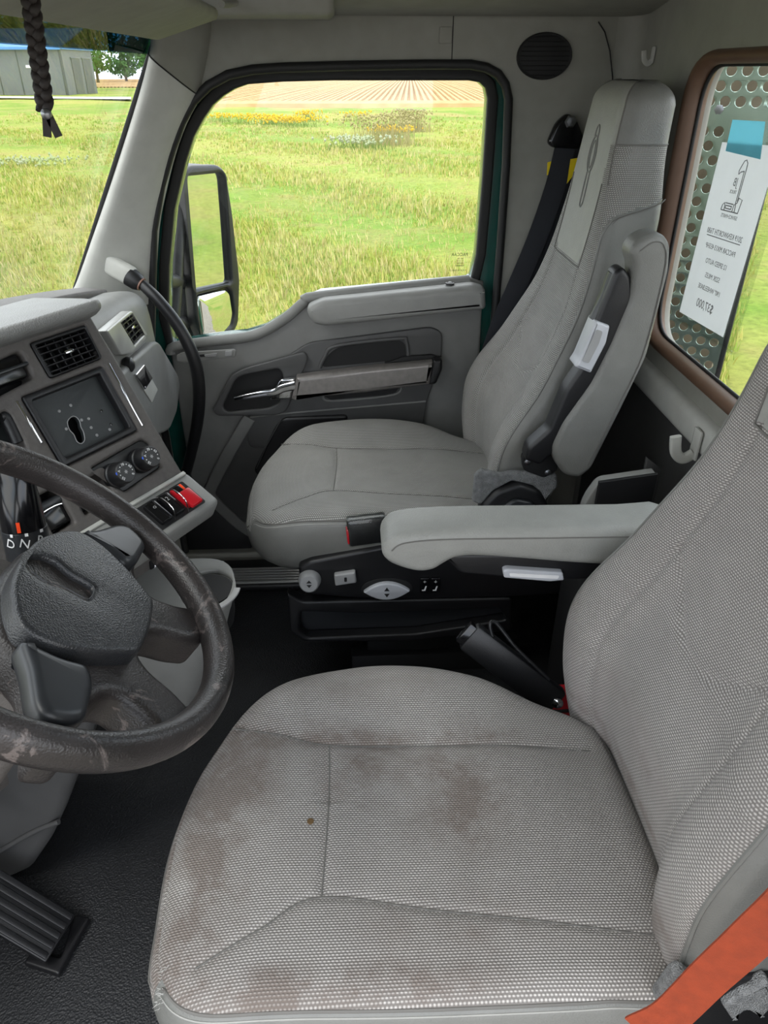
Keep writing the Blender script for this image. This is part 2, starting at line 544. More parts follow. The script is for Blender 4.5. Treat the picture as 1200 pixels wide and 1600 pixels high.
# rear wall
XR = 0.66
fr = FX(XR)
rwx = lambda L, X=XR: [(-q.y, q.z) for q in (P(x, y, X=X) for x, y in L)]
wrr = struct(thing('wall_rear', (XR, 1.0, 0), 'pale grey moulded rear wall of the cab', 'wall'))
yl, zb, zt = 1.575, 0.845, 1.372
win = [(-yl, zb), (-0.42, zb), (-0.42, zt), (-yl, zt)]
win = rnd(win, 0.085, 8)
frb = Frame((XR + 0.05, 0, 0), (0, -1, 0), (0, 0, 1))
plate('rear_trim', [(-1.90, 0.735), (-0.08, 0.735), (-0.08, 1.50), (-1.90, 1.50)], frb, 0.05, 'uptrim', wrr, 0.012, holes=[win], res=3)
# sill bulge under the window
sec = [(0.0, -0.05), (0.02, -0.045), (0.035, -0.02), (0.035, 0.02), (0.02, 0.045), (0.0, 0.05)]
box('lower_panel', (XR + 0.015, 0.08, -0.03), (XR + 0.05, 1.90, 0.75), 'doordark', wrr, 0.004)
box('sill_roll', (XR - 0.022, 0.10, 0.735), (XR + 0.02, 1.88, 0.80), 'trim', wrr, 0.018, 4)
# rear window
w1 = struct(thing('window_1', (XR, 1.0, zb), 'rear cab window in a brown rubber gasket', 'window'))
gp = [V((XR - 0.002, -a, b)) for a, b in win]
sweep('gasket', [p + V((0.012, 0, 0)) for p in gp], [(0.012 * math.cos(t), 0.024 * math.sin(t)) for t in [2 * math.pi * i / 14 for i in range(14)]], 'brown', w1, closed=True, up=(1, 0, 0))
win_in = rnd([(-yl + 0.012, zb + 0.012), (-0.432, zb + 0.012), (-0.432, zt - 0.012), (-yl + 0.012, zt - 0.012)], 0.078, 8)
sweep('glazing_bead', [V((XR + 0.018, -a, b)) for a, b in win_in], circ(0, 0, 0.004, n=8), 'rubber', w1, closed=True)
plate('pane', win, Frame((XR + 0.026, 0, 0), (0, -1, 0), (0, 0, 1)), 0.004, 'glass', w1)

# ceiling
ce = struct(thing('ceiling', (0, 1.0, 1.46), 'dark shaded grey headliner', 'ceiling'))
prof = [(1.93, 1.452), (1.86, 1.456), (1.70, 1.482), (1.40, 1.545), (1.00, 1.60), (0.55, 1.60), (0.22, 1.53), (0.12, 1.47)]
rings = []
for x in (-0.55, 0.0, 0.72):
    rings.append([V((x, y, z)) for y, z in prof] + [V((x, y, z + 0.05)) for y, z in reversed(prof)])
loft('headliner', rings, 'head', ce, ang=50)
box('overhead_rail', (-0.36, 1.72, 1.442), (-0.02, 1.90, 1.49), 'head', ce, 0.015, 3)
# front bulkhead below the windscreen
wf = struct(thing('wall_front', (-1.0, 1.0, 0), 'dark front bulkhead of the footwell', 'wall'))
box('bulkhead', (-1.10, 0.10, -0.05), (-1.00, 1.96, 0.84), 'dark', wf, 0.01)

# driver side: pillar panels and header round the open doorway
wl = struct(thing('wall_left', (0.0, 0.08, 0), 'grey trim round the open driver doorway', 'wall'))
plate('side_trim', [(-1.02, -0.05), (0.70, -0.05), (0.70, 1.52), (-0.42, 1.52), (-0.72, 0.88), (-1.02, 0.82)], FY(0.10), 0.05, 'trim', wl, 0.008, holes=[rnd([(-0.60, 0.02), (0.43, 0.02), (0.41, 1.40), (-0.33, 1.40), (-0.58, 0.90)], 0.06)])
# windscreen
w2 = struct(thing('window_2', (-0.6, 1.2, 0.9), 'windscreen with a blue sun band along the top', 'window'))
def wind(s, y):
    """s 0 bottom .. 1 top; the glass bows forward towards the middle of the cab"""
    bow = 0.16 * (1 - ((y - 0.98) / 0.86) ** 2)
    return V((-0.695 + 0.300 * s - bow * 0.55, y, 0.872 + 0.555 * s + 0.045 * (1 - ((y - 0.98) / 0.86) ** 2) * (1 - s)))
def wgrid(name, s0, s1, m, y0=0.12, y1=1.84, ns=4, ny=16):
    f_ = [[wind(s0 + (s1 - s0) * i / ns, y0 + (y1 - y0) * j / ny) for j in range(ny + 1)] for i in range(ns + 1)]
    vs_, fs_ = [], []
    for k in (0, 1):
        for row in f_:
            for p in row: vs_.append(p + V((-0.004, 0, 0.002)) * k)
    w_, c_ = ny + 1, (ns + 1) * (ny + 1)
    for i in range(ns):
        for j in range(ny):
            a = i * w_ + j
            fs_.append((a, a + 1, a + w_ + 1, a + w_))
            fs_.append((c_ + a, c_ + a + w_, c_ + a + w_ + 1, c_ + a + 1))
    return mesh(name, vs_, fs_, m, w2)
wgrid('pane', 0.0, 0.915, 'glass')
wgrid('sun_band', 0.915, 1.05, 'glassband', ns=3)
edge = [wind(i / 14 * 1.04, 1.845) for i in range(15)]
sweep('edge_seal', [e + V((0.006, 0, 0)) for e in edge], rect(-0.012, -0.006, 0.012, 0.006, 0.004, 2), 'rubber', w2)
sweep('lower_seal', [wind(0.0, 0.12 + 1.73 * i / 16) + V((0.01, 0, 0.0)) for i in range(17)], circ(0, 0, 0.013, n=8), 'rubber', w2)
sweep('upper_seal', [wind(1.05, 0.12 + 1.73 * i / 16) + V((0.0, 0, 0.0)) for i in range(17)], circ(0, 0, 0.013, n=8), 'rubber', w2)

# windscreen pillar trim
t1 = struct(thing('trim_1', (-0.6, 1.86, 0.9), 'pale grey pillar trim beside the windscreen', 'trim'))
in_px = [(252, 22), (238, 48), (232, 85), (216, 150), (190, 235), (165, 310), (140, 380), (118, 440), (100, 475)]
out_px = [(330, 30), (325, 80), (309, 148), (286, 195), (268, 245), (252, 310), (243, 360), (238, 430), (236, 475)]
inn = spline([P(x, y, Y=1.835) for x, y in in_px], 3)
out = spline([P(x, y, Y=1.915) for x, y in out_px], 3)
rings = []
for a, b in zip(inn, out):
    r_ = []
    for i in range(13):
        t = i / 12
        p = a.lerp(b, t)
        bulge = 0.030 * (1 - (2 * t - 1) ** 4) * (0.55 + 0.45 * (1 - t))
        r_.append(p + V((0.006, -1, 0)) * bulge)
    r_ += [b + V((0, 0.05, 0)), a + V((-0.01, 0.05, 0))]
    rings.append(r_)
loft('pillar_cover', rings[6:], 'trim', t1, ang=60)
loft('pillar_head', rings[:7], 'uptrim', t1, ang=60)
# seam between pillar trim and header
k = 5
sm = [rings[6][i] + V((0, -0.001, 0)) for i in range(13)]
tube('seam', sm, 0.0016, 'dark', t1, 6)
# door sill scuff plate
t2 = struct(thing('trim_2', (0, 1.84, 0), 'ribbed aluminium scuff plate on the door sill', 'trim'))
box('sill_base', (-0.60, 1.765, 0.0), (0.42, 1.905, 0.022), 'black', t2, 0.006)
for i in range(6):
    box('rib', (-0.58, 1.775 + i * 0.0135, 0.02), (0.40, 1.784 + i * 0.0135, 0.028), 'alu', t2, 0.0015, 1)

# ================================================================== PASSENGER DOOR
d1 = struct(thing('door_1', (-0.1, 1.96, 0.05), 'grey passenger door with a raised window and padded armrest', 'door'))
YD = 1.955
fd = FY(YD)
A = lambda L: fd.pxs([(240 + x * 0.43333, 420 + y * 0.43333) for x, y in L])   # from the enlarged view of the door
glass_px = [(268, 541), (261, 500), (262, 420), (270, 330), (287, 257), (300, 215), (315, 187), (330, 165), (347, 150), (365, 139), (385, 132), (440, 128), (520, 126), (640, 126), (735, 126), (752, 129), (761, 138), (764, 155), (756, 280), (746, 400), (738, 436)]
gl_top = fd.pxs(glass_px)
belt = A([(1140, 45), (600, 95), (545, 118), (480, 170), (400, 220), (330, 243), (200, 258), (72, 278)])
hole = gl_top + belt[0:]
# green outer skin and frame of the door, black glass run
outer = [(op_right + 0.03, 0.0), (op_left - 0.03, 0.0), (op_left - 0.03, 0.70)] + [(a + (0.03 if a > 0.25 else -0.03 if a < -0.3 else 0.0), b + (0.03 if b > 1.2 else 0.0)) for a, b in seal]
plate('door_shell', outer, FY(YD + 0.075), 0.05, 'green', d1, 0.006, holes=[hole])
def inset(loop, dd):
    L = loop
    k = len(L)
    out_ = []
    for i in range(k):
        a, b, c = V(L[i - 1]), V(L[i]), V(L[(i + 1) % k])
        n1 = (b - a).normalized(); n2 = (c - b).normalized()
        t = (n1 + n2).normalized()
        nn = V((-t.y, t.x))
        out_.append(tuple(b + nn * dd))
    return out_
if area2(hole) < 0: hole_ccw = list(reversed(hole))
else: hole_ccw = hole
frame_out = inset(hole_ccw, -0.026)
plate('window_frame', frame_out, FY(YD + 0.035), 0.02, 'rubber', d1, 0.006, holes=[inset(hole_ccw, 0.0)], res=3)
gl = plate('pane', inset(hole_ccw, -0.012), FY(YD + 0.052), 0.004, 'glass', d1)
# printed mark on the pane (seen from inside, so reversed)
gx, gz = fd.px(722, 404)
gf = Frame((0, YD + 0.0475, 0), (-1, 0, 0), (0, 0, 1))     # reversed reading direction
def glass_text(s, dx, dz, size):
    text('glass_print', s, size, Frame((gx + dx, YD + 0.0465, gz + dz), (-1, 0, 0), (0, 0, 1)), 'inkblack', gl, 0.0003)
glass_text('PACCAR', 0, 0.0, 0.0115)
for i, s in enumerate(['AS2 M1', 'DOT 37', '70% 42R']): glass_text(s, 0.002, -0.010 - 0.006 * i, 0.0055)
glass_text('TEMPERED', 0.001, -0.029, 0.0055)
glass_text('MADE IN MEXICO', -0.004, -0.041, 0.0058)

# inner panel
pan = A([(60, 300), (72, 276), (200, 256), (330, 241), (400, 218), (480, 168), (545, 112), (600, 92), (1140, 34), (1190, 50)])
panel = [(-0.50, 0.06)] + pan + [(op_right - 0.03, 0.70), (op_right - 0.03, 0.06)]
plate('inner_panel', panel, FY(YD + 0.03), 0.03, 'door', d1, 0.008, res=3)
# belt ledge: rolled upper edge that catches the light
ledge = [V((q[0], YD + 0.004, q[1] - 0.006)) for q in A([(60, 300), (72, 276), (200, 256), (330, 241), (400, 218), (480, 168), (545, 112), (600, 92), (1140, 34)])]
sweep('belt_ledge', spline(ledge, 4), circ(0, 0, 0.014, n=10), 'trim2', d1)
# padded top rail
fpad = FY(YD - 0.001)
padp = A([(556, 118), (610, 95), (1140, 40), (1185, 52), (1188, 128), (620, 188), (582, 180), (558, 150)])
padp = rnd(padp, 0.012)
pad = plate('top_pad', padp, fpad, 0.058, 'doorpad', d1, 0.018, res=5)
st = [fpad.pt(a, b, 0.0585) for a, b in A([(575, 165), (575, 148), (620, 132), (880, 100), (1180, 66)])]
sweep('stitch_line', spline([V((p.x, YD - 0.0555, p.z)) for p in st[1:]], 6), circ(0, 0, 0.0016, n=6), 'stitch', pad)
kx, kz = A([(1063, 50)])[0]
lathe('lock_knob_ring', [(0.012, 0), (0.012, 0.003), (0.008, 0.004), (0.006, 0.002)], Frame((kx, YD - 0.03, kz + 0.004), (1, 0, 0), (0, 1, 0)), 'black', d1, 18)
lathe('lock_knob', [(0.006, 0), (0.006, 0.004), (0.003, 0.006), (0.0005, 0.006)], Frame((kx, YD - 0.03, kz + 0.004), (1, 0, 0), (0, 1, 0)), 'ltgrey', d1, 14)
# darker insert with two moulded pockets
ins = rnd(A([(330, 545), (470, 320), (560, 262), (1000, 206), (1040, 225), (1036, 330), (985, 470), (960, 620), (700, 640), (345, 640)]), 0.02)
plate('insert_panel', ins, fd, 0.012, 'doordark', d1, 0.004)
fi = fd.off(0.012)
rim = A([(600, 350), (618, 310), (660, 272), (880, 246), (910, 256), (918, 318)])
sweep('pocket_rim', spline([fi.pt(a, b, 0.001) for a, b in rim], 6), circ(0, 0, 0.0055, n=8), 'doordark', d1)
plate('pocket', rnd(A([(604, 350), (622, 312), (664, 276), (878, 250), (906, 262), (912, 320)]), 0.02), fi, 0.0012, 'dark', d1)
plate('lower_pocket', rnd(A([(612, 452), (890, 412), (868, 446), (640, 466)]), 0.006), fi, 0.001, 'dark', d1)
sweep('lower_pocket_rim', spline([fi.pt(a, b, 0.001) for a, b in A([(610, 448), (640, 470), (862, 448), (893, 412)])], 6), circ(0, 0, 0.0035, n=8), 'door', d1)
sweep('insert_crease', [fi.pt(a, b, 0.0) for a, b in A([(350, 528), (520, 512), (980, 472)])], circ(0, 0, 0.003, n=8), 'door', d1)
# handle bezel with its cup
bez = rnd(A([(216, 500), (285, 372), (330, 348), (548, 288), (560, 318), (545, 350), (480, 505), (440, 518), (235, 520)]), 0.016)
cup = rnd(A([(252, 488), (300, 386), (330, 372), (455, 348), (470, 372), (462, 470), (418, 492), (270, 506)]), 0.014)
plate('handle_bezel', bez, fi, 0.012, 'doordark', d1, 0.005, holes=[cup], res=3)
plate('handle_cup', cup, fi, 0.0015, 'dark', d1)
fh = fd.off(0.03)
hp = [fh.pt(a, b, c) for (a, b), c in zip(A([(300, 448), (340, 438), (400, 428), (440, 424), (470, 410), (515, 400)]), (0.014, 0.016, 0.014, 0.012, 0.010, 0.010))]
ph = sweep('door_handle', spline(hp, 5), rnd([(-0.011, -0.007), (0.011, -0.007), (0.011, 0.007), (-0.011, 0.007)], 0.005, 3), 'chrome', d1, up=(0, -1, 0), scale=[0.55 + 0.75 * (i / 25) for i in range(26)])
plate('handle_thumb', rnd(A([(440, 412), (462, 378), (515, 372), (498, 448), (420, 452)]), 0.006), fh, 0.016, 'chrome', d1, 0.005, res=3)
# pull bar
pb = A([(518, 368), (760, 338), (1002, 314), (992, 394), (760, 424), (500, 448)])
plate('pull_bar', rnd(pb, [0.004, 0, 0.004, 0.004, 0, 0.004]), fi, 0.042, 'pull', d1, 0.013, res=4)
plate('pull_bar_end', rnd(A([(1002, 306), (1034, 306), (1034, 340), (1012, 392), (985, 397)]), 0.006), fi, 0.041, 'black', d1, 0.008, res=3)
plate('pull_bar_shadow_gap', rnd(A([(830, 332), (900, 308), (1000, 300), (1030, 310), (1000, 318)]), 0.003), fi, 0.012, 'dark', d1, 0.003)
# switch panel on the ledge
sp_ = A([(90, 298), (112, 288), (296, 276), (303, 282), (300, 304), (120, 324), (92, 320)])
fs_ = fd.off(0.027)
swp = plate('switch_panel', rnd(sp_, 0.005), fs_, 0.006, 'trim2', d1, 0.002)
plate('slot', rnd(A([(160, 296), (198, 293), (194, 302), (166, 304)]), 0.002), fs_.off(0.006), 0.0008, 'dark', swp)
plate('lever', rnd(A([(190, 294), (236, 288), (232, 300), (194, 303)]), 0.002), fs_.off(0.006), 0.004, 'ltgrey', swp, 0.001)
plate('button', rnd(A([(264, 282), (290, 279), (288, 298), (264, 300)]), 0.002), fs_.off(0.006), 0.003, 'ltgrey', swp, 0.001)
# lower door: dark map pocket, grey edge moulding, speaker grille
lp = rnd(A([(208, 790), (340, 540), (470, 525), (700, 520), (960, 520), (960, 1000), (370, 1000), (352, 935), (230, 830)]), 0.02)
plate('map_pocket', lp, fd, 0.010, 'doordark', d1, 0.004)
pk = rnd(A([(362, 720), (440, 560), (470, 526), (700, 516), (700, 760), (390, 742)]), 0.015)
pkt = plate('pocket_cover', pk, fd.off(0.009), 0.016, 'black', d1, 0.008, res=3)
sweep('stitch_line', [fd.pt(a, b, 0.0262) for a, b in A([(374, 705), (410, 625), (462, 530)])], circ(0, 0, 0.0015, n=6), 'doordark', pkt)
mold = [fd.pt(a, b, 0.012) for a, b in A([(348, 530), (278, 650), (215, 770), (205, 805), (232, 840), (300, 905), (350, 940), (372, 946)])]
sweep('edge_moulding', spline(mold, 5), rnd([(-0.018, -0.006), (0.018, -0.006), (0.018, 0.006), (-0.018, 0.006)], 0.005, 3), 'door', d1, up=(0, -1, 0))
gr = rnd(A([(104, 830), (196, 812), (232, 850), (352, 945), (358, 1010), (300, 1062), (190, 1052), (110, 1000)]), 0.03)
plate('speaker_grille', gr, fd, 0.008, 'black', d1, 0.004)
plate('kick_panel', [(-0.50, 0.06), (-0.50, 0.20), (op_right - 0.04, 0.22), (op_right - 0.04, 0.06)], fd, 0.006, 'black', d1, 0.002)
# ================================================================== SEATS (local: x rearwards, y across, z from the cab floor)
OUT_CTRL = [(-0.246, 0.0), (-0.244, -0.12), (-0.232, -0.195), (-0.18, -0.240), (-0.05, -0.248), (0.1, -0.252), (0.25, -0.25), (0.345, -0.235),
            (0.37, -0.1), (0.37, 0.1), (0.345, 0.15), (0.27, 0.185), (0.19, 0.225), (0.083, 0.250), (-0.02, 0.248), (-0.138, 0.212), (-0.215, 0.12)]
OUTL = spline([V((a, b, 0)) for a, b in OUT_CTRL], 14, True)
CC = V((0.06, 0.0, 0))
SEAMS = [spline([V((a, b, 0)) for a, b in L], 8) for L in (
    [(-0.047, 0.10), (-0.046, 0.0), (-0.052, -0.13)],
    [(-0.195, 0.145), (-0.12, 0.122), (-0.047, 0.10), (0.1, 0.095), (0.34, 0.088)],
    [(-0.19, -0.20), (-0.12, -0.165), (-0.052, -0.13), (0.1, -0.155), (0.34, -0.19)])]
def seam_d(x, y):
    best = 9.0
    p = V((x, y, 0))
    for L in SEAMS:
        for a, b in zip(L, L[1:]):
            ab = b - a
            t = max(0, min(1, (p - a).dot(ab) / ab.length_squared))
            d = (p - a - ab * t).length_squared
            if d < best: best = d
    return math.sqrt(best)
def cush_h(x, y, groove=True):
    h = 0.512 - 0.010 * math.exp(-((x - 0.12) / 0.16) ** 2 - (y / 0.12) ** 2)
    h += (0.016 if y > 0 else 0.004) * sstep(0.11, 0.20, abs(y)) * (1 - 0.7 * sstep(0.10, 0.30, x))
    h -= 0.030 * sstep(-0.10, -0.24, x) if False else 0.020 * (1 - sstep(-0.25, -0.10, x))
    h -= 0.020 * sstep(0.18, 0.36, x) * (0.4 + 0.6 * sstep(-0.08, 0.10, y))
    if groove:
        d = seam_d(x, y)
        h -= 0.0032 * math.exp(-(d / 0.005) ** 2) + (0.003 if y > 0 else 0.0012) * math.exp(-(d / 0.02) ** 2)
    return h
SR = [i / 64 * 0.9 for i in range(1, 65)] + [0.9 + 0.1 * i / 10 for i in range(1, 11)]
def cushion_mesh():
    n = len(OUTL)
    vs_, uv_, fs_ = [V((CC.x, CC.y, cush_h(CC.x, CC.y)))], [(CC.x, CC.y)], []
    for s in SR:
        for o_ in OUTL:
            p = CC + (o_ - CC) * s
            z = cush_h(p.x, p.y, s < 0.97)
            if s > 0.88:
                t = (s - 0.88) / 0.12
                z -= 0.022 * (1 - math.sqrt(max(0, 1 - 0.92 * t * t)))
            vs_.append(V((p.x, p.y, z)))
            uv_.append((p.x, p.y))
    for j in range(n): fs_.append((0, 1 + j, 1 + (j + 1) % n))
    for i in range(len(SR) - 1):
        for j in range(n):
            a, b = 1 + i * n + j, 1 + i * n + (j + 1) % n
            fs_.append((a, a + n, b + n, b))
    return vs_, fs_, uv_
EDGE = [(lambda p: V((p.x, p.y, cush_h(p.x, p.y, False) - 0.022 * (1 - math.sqrt(0.08)))))(o_) for o_ in OUTL]
def side_rings():
    out_ = []
    for s, dz, k in ((0.995, 0.002, 0), (1.012, 0.004, 0), (1.030, 0.014, 0), (1.045, 0.035, 0.15), (1.05, 0.06, 0.4), (1.035, 0.095, 0.8), (0.99, 0.125, 1), (0.93, 0.145, 1), (0.80, 0.15, 1)):
        r_ = []
        for e in EDGE:
            p = CC + (V((e.x, e.y, 0)) - CC) * s
            zz = e.z - dz
            zz = zz * (1 - k) + (0.500 - dz) * k
            r_.append(V((p.x, p.y, zz)))
        out_.append(r_)
    return out_
# backrest profile tables (height -> value)
T_XE = [(0.40, 0.315), (0.46, 0.305), (0.55, 0.295), (0.65, 0.300), (0.717, 0.332), (0.768, 0.372), (0.843, 0.408), (0.92, 0.446), (1.0, 0.468), (1.06, 0.479), (1.14, 0.491), (1.2, 0.496), (1.26, 0.503), (1.34, 0.515)]
T_W = [(0.40, 0.225), (0.5, 0.242), (0.6, 0.252), (0.7, 0.247), (0.8, 0.224), (0.9, 0.196), (1.0, 0.170), (1.1, 0.148), (1.2, 0.124), (1.28, 0.118), (1.34, 0.116)]
T_T = [(0.40, 0.13), (0.6, 0.14), (0.75, 0.125), (0.9, 0.12), (1.1, 0.125), (1.2, 0.112), (1.34, 0.10)]
T_IN = [(0.40, 0.135), (0.55, 0.145), (0.7, 0.150), (0.85, 0.125), (1.0, 0.095), (1.05, 0.09)]
T_REC = [(0.40, 0.040), (0.55, 0.038), (0.7, 0.034), (0.8, 0.024), (0.9, 0.012), (1.0, 0.0)]
def back_front(y, z):
    """x of the front cloth at height z and offset y"""
    xe, w = sm_table(T_XE, z), sm_table(T_W, z)
    yi, rec = sm_table(T_IN, z), sm_table(T_REC, z)
    ay = abs(y)
    x = xe + rec * (1 - sstep(yi - 0.05, yi + 0.045, ay))
    d = abs(ay - yi * 0.97)
    if z < 1.02: x += 0.005 * math.exp(-(d / 0.005) ** 2)
    # curved seam across the insert
    zc = 0.80 + 0.9 * ay * ay - 0.05 * math.cos(ay * 14)
    if ay < yi: x += 0.004 * math.exp(-((z - zc) / 0.0055) ** 2)
    return x
ZT = 1.335
def back_rings():
    zs = [0.42 + (1.295 - 0.42) * i / 150 for i in range(151)]
    lev = [(z, 0.0) for z in zs] + [(1.295 + 0.04 * math.sin(R(90 * i / 8)), 0.04 * (1 - math.cos(R(90 * i / 8)))) for i in range(1, 9)]
    rings_ = []
    for z, ins_ in lev:
        w, t, xe = sm_table(T_W, z) - ins_, sm_table(T_T, z), sm_table(T_XE, z)
        rc, rb = 0.034, 0.03
        half = []
        NF = 56
        for i in range(NF + 1):
            y = (w - rc) * i / NF
            half.append((back_front(y, min(z, 1.295)) + ins_, y))
        x0 = half[-1][0]
        for i in range(1, 9):
            a = R(90 * i / 8)
            half.append((x0 + rc * (1 - math.cos(a)), w - rc + rc * math.sin(a)))
        for i in range(1, 5): half.append((x0 + rc + (t - rc - rb - 2 * ins_) * i / 4, w))
        xb = half[-1][0]
        for i in range(1, 6):
            a = R(90 * i / 5)
            half.append((xb + rb * math.sin(a), w - rb + rb * math.cos(a)))
        for i in range(1, 5): half.append((xb + rb, (w - rb) * (1 - i / 4)))
        full = [V((x, y, z)) for x, y in half] + [V((x, -y, z)) for x, y in reversed(half[1:-1])]
        rings_.append(full)
    return rings_, len(half), NF
def grid_parts(rings_, cls):
    """split a stack of closed rings into meshes by class of face"""
    ns = len(rings_[0])
    parts = {}
    vs_ = [p for r_ in rings_ for p in r_]
    for i in range(len(rings_) - 1):
        for q in range(ns):
            r2 = (q + 1) % ns
            k = cls(i, q)
            parts.setdefault(k, []).append((i * ns + q, i * ns + r2, (i + 1) * ns + r2, (i + 1) * ns + q))
    return vs_, parts
def sub_mesh(name, vs_, fs_, uvf):
    idx = {}
    nv, nf, uv_ = [], [], []
    for f in fs_:
        g = []
        for i in f:
            if i not in idx:
                idx[i] = len(nv)
                nv.append(tuple(vs_[i]))
                uv_.append(uvf(i))
            g.append(idx[i])
        nf.append(tuple(g))
    me = bpy.data.meshes.new(name)
    me.from_pydata(nv, [], nf)
    l = me.uv_layers.new(name='UVMap')
    for lp in me.loops: l.data[lp.index].uv = uv_[lp.vertex_index]
    smooth(me, 60)
    return me
_cache = {}
def cap_z(k): return 1.228
def vin_z(k): return 1.075 + 0.060 * math.sqrt(min(1, max(0, (k - 4) / 11)))
def seat_meshes():
    if _cache: return _cache
    a, b, c = cushion_mesh()
    me = bpy.data.meshes.new('cushion_cloth')
    me.from_pydata([tuple(v) for v in a], [], b)
    l = me.uv_layers.new(name='UVMap')
    for lp in me.loops: l.data[lp.index].uv = c[lp.vertex_index]
    smooth(me, 60)
    _cache['cushion'] = me
    rings_, nh, NF = back_rings()
    ns = len(rings_[0])
    arc = [0.0]
    for q in range(1, nh): arc.append(arc[-1] + (rings_[40][q] - rings_[40][q - 1]).length)
    zarc = [0.0]
    for i in range(1, len(rings_)): zarc.append(zarc[-1] + (rings_[i][0] - rings_[i - 1][0]).length)
    def qi(q): return q if q < nh else -(ns - q)
    def cls(i, q):
        z = rings_[i][0].z
        k = abs(qi(q) + 0.5)
        y = abs(rings_[i][q].y)
        if z > cap_z(k - NF): return 'plate' if k < NF + 3 else 'cap'
        if z > 1.005 and k < NF + 6 and y < 0.100: return 'plate'
        if k >= NF + 4 and z < vin_z(k - NF): return 'vinyl'
        return 'cloth'
    vs_, parts = grid_parts(rings_, cls)
    def uvf(i):
        r_, q = divmod(i, ns)
        p = vs_[i]
        s = 1 if q < nh else -1
        qq = q if q < nh else ns - q
        u = abs(p.y) if qq <= NF else abs(rings_[r_][NF].y) + (arc[qq] - arc[NF])
        return (s * u, zarc[r_])
    for k, f in parts.items(): _cache[k] = sub_mesh('backrest_' + k, vs_, f, uvf)
    _cache['bottom'] = None
    return _cache
def add(name, me, m, parent, loc):
    o = bpy.data.objects.new(name, me)
    COL.objects.link(o)
    if not me.materials: me.materials.append(None)
    o.material_slots[0].link = 'OBJECT'
    o.material_slots[0].material = M[m]
    o.parent = parent
    if parent.type == 'EMPTY': o.location = loc - parent.location
    else: o.location = (0, 0, 0)
    return o
